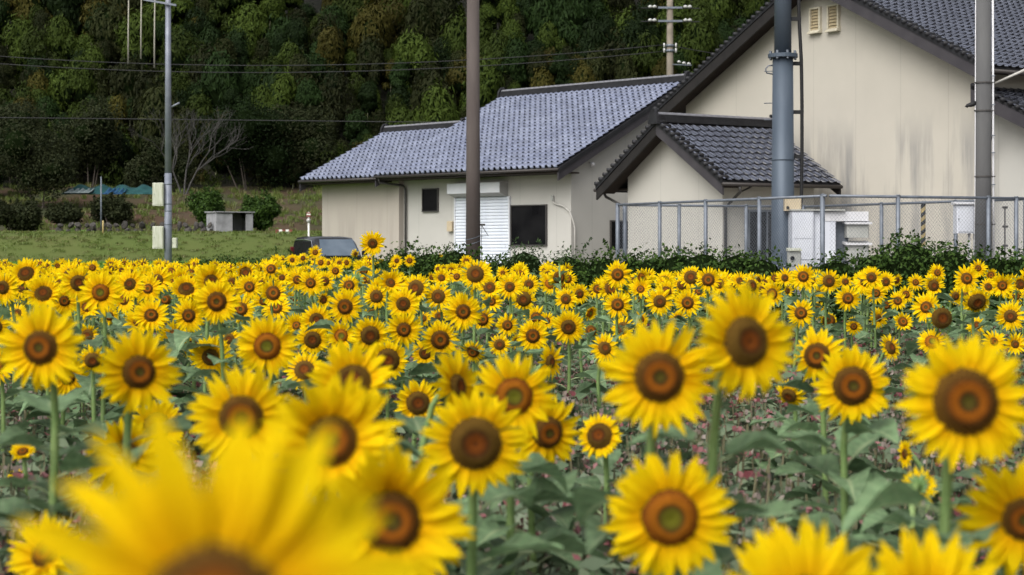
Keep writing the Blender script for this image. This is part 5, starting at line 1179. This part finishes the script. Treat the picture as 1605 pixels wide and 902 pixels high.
for (px, py, dia, dc, st, yw_, pt_, md, lb, D0) in BIG:
    C, D = place(px, py, dia, D0)
    sunflower(C, D, dc / dia, st, yw_, pt_, md, lb, None, True, leaves=4 if px > 1590 else 10 if py > 940 else prng.randint(17, 21), leaf_s=1.0 if py > 940 else 1.1)
# rank the smaller listed ones by size below each landmark
bands_ = {}
for f in SMALL:
    row = 'far' if f[1] < 436 else 'middle' if f[1] < 470 else 'nearer'
    bands_.setdefault((zone(f[0]), row), []).append(f)
placed = []; count = len(BIG)
for (zn, row), fl in bands_.items():
    fl.sort(key=lambda f: -f[2])
    for i, (px, py, dia, dc, st, yw_, pt_, md) in enumerate(fl):
        md = prng.choice('cdh') if md == 'n' and dia < 44 and prng.random() < .16 else md; C, D = place(px, py, dia * 1.08, .21); near = dia >= 50; gname = 'sunflowers of the %s rows below %s' % (row, zn)
        if len(fl) == 1: lb = 'most prominent sunflower of the %s rows below %s' % (row, zn)
        elif i < 5: lb = '%s sunflower of the %s rows below %s' % (('largest', 'second largest', 'third largest', 'fourth largest', 'fifth largest')[i], row, zn)
        else: lb = 'lesser sunflower of the %s rows below %s' % (row, zn)
        sunflower(C, D, dc / dia, st, yw_ + prng.uniform(-12, 12), pt_ + prng.uniform(-7, 7), md, lb, gname, near, leaves=10 if dia > 40 else 8, leaf_s=1.4)
        placed.append((C.x, C.y, px, py, dia)); count += 1
# plants filling the gaps between the listed ones in the middle distance
rs = random.Random(23); tries = 0; nmid = 0; big_px = [(b_[0], b_[1], b_[2]) for b_ in BIG]
while tries < 6000 and nmid < 62:
    tries += 1; y = rs.uniform(7.5, 13.2); px = rs.uniform(-10, 800) if rs.random() < .85 else rs.uniform(800, 1610); x = (px - CX) * y / F
    z = rs.uniform(.74, .98); D = rs.uniform(.13, .19); dia = F * D / y; py = HY - (z - CZ) * F / y
    if any((x - q[0]) ** 2 + (y - q[1]) ** 2 < .08 for q in placed): continue
    if any(math.hypot(px - q[2], py - q[3]) < (dia + q[4]) * .40 for q in placed) or any(math.hypot(px - q[0], py - q[1]) < (dia + q[2]) * .36 for q in big_px): continue
    zn = zone(px)
    sunflower(Vector((x, y, z)), D, rs.uniform(.38, .52), rs.choice(('mid', 'dark', 'dark', 'young')), rs.gauss(4, 22), rs.gauss(6, 16), rs.choice('nnncdh'), 'partly hidden sunflower among the nearer rows below %s' % zn, 'partly hidden sunflowers below %s' % zn, False, leaves=8, leaf_s=1.3)
    placed.append((x, y, px, py, dia)); count += 1; nmid += 1
# further plants towards the far edge of the field
cand = []; rs = random.Random(17); tries = 0; pos = [(p[0], p[1]) for p in placed]
while tries < 18000 and len(cand) < 1600:
    tries += 1; y = math.sqrt(rs.uniform(13.2 ** 2, 31 ** 2)); px = rs.uniform(-500, 2100); x = (px - CX) * y / F
    if y > edge_y(x) - .2: continue
    if any((x - a) ** 2 + (y - b) ** 2 < .07 for a, b in pos): continue
    z = (.93 if px < 420 or (px > 900 and y > 15.5) else (1.05 if px < 700 else .97) if y > 22 else 1.0) + max(-.2, min(.09 if px < 700 else .02, rs.gauss(0, .06))); D = rs.uniform(.15, .25); py = HY - (z - CZ) * F / y; dia = F * D / y
    if any(abs(px - q[2]) < (dia + q[4]) * .42 and abs(py - q[3]) < (dia + q[4]) * .42 and y < q[1] for q in placed): continue
    pos.append((x, y)); cand.append((x, y, z, D, px, py))
vis = [c for c in cand if -5 < c[4] < 1610]; out_ = [c for c in cand if not (-5 < c[4] < 1610)]
vis.sort(key=lambda c: -c[3] / c[1]); indiv = vis[:max(0, 300 - count)]; mass = vis[len(indiv):] + out_
for (x, y, z, D, px, py) in indiv:
    zn = zone(px); row = 'packed far' if y > 19 else 'packed'
    sunflower(Vector((x, y, z)), D, rs.uniform(.38, .5), rs.choice(('mid', 'dark', 'mid', 'young')), rs.gauss(2, 20) + (rs.choice((60, -60, 150)) if rs.random() < .08 else 0), rs.gauss(4, 13), rs.choice('nnnnccdhn'), 'small sunflower packed into the %s rows below %s' % ('far' if y > 19 else 'middle', zn), 'sunflowers packed into the %s rows below %s' % ('far' if y > 19 else 'middle', zn), False, leaves=7, leaf_s=1.35)
# the rest of the field: one mass of real low-detail plants
PV, PQ, PA, PM = [], [], [], []; o_ = 0
def push(V, Q, A, m):
    global o_
    PV.append(V); PQ.append(Q + o_); PA.append(A); PM.append(np.full(len(Q), m)); o_ += len(V)
disc_lo = {ri: disc_np(RDS[ri], 0, 1) for ri in (1, 2, 3)}; lay_lo = {(ri, v): petal_layout(RDS[ri], 500 + v, rs.choice('nnc'), 26) for ri in (1, 2, 3) for v in range(4)}
for (x, y, z, D, px, py) in mass:
    n, RM = head_matrix(rs.gauss(2, 22), rs.gauss(5, 12), rs.uniform(0, 6)); HM = Matrix.Translation((x, y, z)) @ RM @ Matrix.Diagonal((D, D, D, 1)); ri = rs.choice((1, 2, 2, 3))
    V, Q, A = disc_lo[ri]; push(xf(V, HM), Q, A, rs.choice((1, 2)))
    parts = [(xf(p[0], m), p[1], p[2]) for m in lay_lo[(ri, rs.randrange(4))] for p in [PET_LO[rs.randrange(4)]]]; V, Q, A = join(parts); push(xf(V, HM), Q, A, 0)
    b = Vector((x - n.x * .12, y - n.y * .12, gz(x, y))); mb = MB().tube([b, b.lerp(Vector((x, y, z)), .8), Vector((x, y, z)) - n * .05], .010, 4, cap=False); push(np.array(mb.v), np.array(mb.f), np.ones(len(mb.v)), 3)
    for i in range(8):
        V, Q, A = LEAF_LO[rs.randrange(5)]; s = rs.uniform(.12, .19); m = Matrix.Translation((b.x, b.y, z * rs.uniform(.3, .9))) @ Matrix.Rotation(rs.uniform(0, 6.28), 4, 'Z') @ Matrix.Diagonal((s, s, s, 1)); push(xf(V, m), Q, A, 4)
if PV:
    tag(link('sunflower_field', np_mesh('sunflower_field', np.concatenate(PV), np.concatenate(PQ), [M['petal'], M['disc_mid'], M['disc_dark'], M['stem'], M['leaf']], np.concatenate(PM), True, np.concatenate(PA))), 'mass of remaining small sunflowers filling the far rows of the field', 'sunflowers', kind='stuff')
# a tall plant still in bud below the large dark window
b = P(880, 387, 15.5); BP = empty('budding_plant', (b.x, b.y, 0), label='tall leafy sunflower plant still in green bud before the hedge', cat='plant'); H = 1.15
MB().tube([(0, 0, -.05), (.01, 0, .5), (-.02, 0, H)], [.013, .011, .008], 6).build('stem', M['stem'], BP, True)
for i in range(13):
    k = .35 + .65 * (i / 12); s = .13 * (1.25 - k * .55); link('leaf', prng.choice(leaf_meshes), BP, mat4=Matrix.Translation((-.02 * k, 0, H * k)) @ Matrix.Rotation(i * 2.4, 4, 'Z') @ Matrix.Rotation(.3, 4, 'X') @ Matrix.Diagonal((s * .8, s, s, 1)))
bud = MB(); bv, bq = back_np(.2, 77)
bud.add(bv, [tuple(dict.fromkeys(f)) for f in bq]).build('bud', M['bract'], BP, mat4=Matrix.Translation((-.02, 0, H + .02)) @ Matrix.Diagonal((.09, .09, .09, 1)))

# ------------------------------------------------------------------ ground cover between the plants
def tuft(seed):
    q = np.random.default_rng(seed); Vs, Qs, Ms = [], [], []; o = 0
    def add(V, Q, m):
        nonlocal o
        Vs.append(V); Qs.append(Q + o); Ms.append(np.full(len(Q), m)); o += len(V)
    nst = 9
    for i in range(nst):
        a = q.uniform(0, 6.28); r_ = q.uniform(0, .09); h = q.uniform(.12, .30); p0 = np.array((r_ * math.cos(a), r_ * math.sin(a), 0)); p1 = p0 * 1.7 + np.array((q.normal(0, .02), q.normal(0, .02), h)); sd_ = np.array((-math.sin(a), math.cos(a), 0)) * .0025
        add(np.array([p0 - sd_, p0 + sd_, p1 + sd_, p1 - sd_]), np.array([[0, 1, 2, 3]]), 1)
        V, Q = leaf_quads(p0 + (p1 - p0) * q.uniform(.2, .95, (7, 1)) + q.normal(0, .022, (7, 3)), np.tile((0, 0, 1.0), (7, 1)), .06, .03, q, .6); add(V, Q, 0)
        if q.random() < .30:
            n = 6; V, Q = leaf_quads(p1 + q.normal(0, .012, (n, 3)), q.normal(0, 1, (n, 3)), .020, .016, q, 1); add(V, Q, 2 if q.random() < .5 else 3)
    return np_mesh('ground_cover', np.concatenate(Vs), np.concatenate(Qs), [M['tuft_green'], M['tuft_stem'], M['tuft_pink'], M['tuft_dry']], np.concatenate(Ms))
def grass_tuft(seed, mat, h):
    q = np.random.default_rng(seed); V = []
    for i in range(22):
        a = q.uniform(0, 6.28); p = np.array((q.normal(0, .07), q.normal(0, .07), 0)); t = p + np.array((math.cos(a) * h * .45, math.sin(a) * h * .45, h * q.uniform(.6, 1.1))); s = np.array((-math.sin(a), math.cos(a), 0)) * .010; md_ = p + (t - p) * .55 + np.array((0, 0, h * .12))
        V += [p - s, p + s, md_ + s * .8, md_ - s * .8, md_ - s * .8, md_ + s * .8, t + s * .1, t - s * .1]
    return np_mesh('grass', np.array(V), np.arange(len(V)).reshape(-1, 4), mat)
def scatter(name, pts, meshes, label, cat, smin, smax):
    col = bpy.data.collections.new(name + '_kinds')
    for m in meshes: col.objects.link(bpy.data.objects.new(name + '_kind', m))
    me = bpy.data.meshes.new(name); me.from_pydata([tuple(p) for p in pts], [], []); o = link(name, me)
    g = bpy.data.node_groups.new(name, 'GeometryNodeTree'); g.interface.new_socket('Geometry', in_out='INPUT', socket_type='NodeSocketGeometry'); g.interface.new_socket('Geometry', in_out='OUTPUT', socket_type='NodeSocketGeometry')
    N = g.nodes; L = g.links; gi = N.new('NodeGroupInput'); go = N.new('NodeGroupOutput'); ip = N.new('GeometryNodeInstanceOnPoints'); ci = N.new('GeometryNodeCollectionInfo')
    ci.inputs['Collection'].default_value = col; ci.inputs['Separate Children'].default_value = True; ci.inputs['Reset Children'].default_value = True; ip.inputs['Pick Instance'].default_value = True
    rv = N.new('FunctionNodeRandomValue'); rv.data_type = 'FLOAT_VECTOR'; rv.inputs[0].default_value = (-.1, -.1, 0); rv.inputs[1].default_value = (.1, .1, 6.28)
    sv = N.new('FunctionNodeRandomValue'); sv.data_type = 'FLOAT'; sv.inputs[2].default_value = smin; sv.inputs[3].default_value = smax
    L.new(gi.outputs[0], ip.inputs['Points']); L.new(ci.outputs[0], ip.inputs['Instance']); L.new(rv.outputs[0], ip.inputs['Rotation']); L.new(sv.outputs[1], ip.inputs['Scale']); L.new(ip.outputs[0], go.inputs[0])
    md_ = o.modifiers.new('scatter', 'NODES'); md_.node_group = g
    return tag(o, label, cat, kind='stuff')
q = np.random.default_rng(5); n = 34000
yy = np.sqrt(q.uniform(2.0 ** 2, 30 ** 2, n)); xx = (q.uniform(-350, 1950, n) - CX) * yy / F; k = yy < edge_y(xx) + .8; xx, yy = xx[k], yy[k]
scatter('ground_cover', np.stack([xx, yy, np.zeros(len(xx))], 1), [tuft(s) for s in range(6)], 'low pink-flowered ground cover between the sunflower stems', 'ground cover', .85, 1.65)
# grass on the verge, the road strip and the bank
n = 6000; yy = q.uniform(58, 92, n); xx = (q.uniform(-150, 640, n) - CX) * yy / F; zz = ground_z(xx, yy); br_ = (yy < 83)
scatter('grass_strip', np.stack([xx, yy, zz], 1)[br_], [grass_tuft(1, M['grass_bright'], .06), grass_tuft(2, M['grass_bright'], .07)], 'bright grass on the level strip below the bank', 'grass', 1.0, 2.0)
scatter('grass_bank', np.stack([xx, yy, zz], 1)[~br_], [grass_tuft(3, M['grass_blade'], .07), grass_tuft(4, M['grass_dry'], .07), grass_tuft(5, M['grass_blade'], .06), grass_tuft(15, M['grass_blade'], .06)], 'rough grass covering the bank', 'grass', 1.0, 2.2)
n = 5000; xx = q.uniform(-16, 12, n); yy = edge_y(xx) + q.uniform(.4, 7, n); k = (yy < 44) & (yy > 4); xx, yy = xx[k], yy[k]
scatter('grass_verge', np.stack([xx, yy, ground_z(xx, yy)], 1), [grass_tuft(6, M['grass_blade'], .2), grass_tuft(7, M['grass_blade'], .15)], 'grass verge between the sunflower field and the shrubs', 'grass', .8, 1.6)
n = 1300; yy = q.uniform(93, 114, n); xx = (q.uniform(-100, 560, n) - CX) * yy / F
scatter('garden_weeds', np.stack([xx, yy, ground_z(xx, yy)], 1), [grass_tuft(8, M['grass_blade'], .2), grass_tuft(9, M['grass_dry'], .2), grass_tuft(10, M['grass_blade'], .16)], 'weeds on the terraced garden slope below the forest', 'weeds', .8, 2.0)
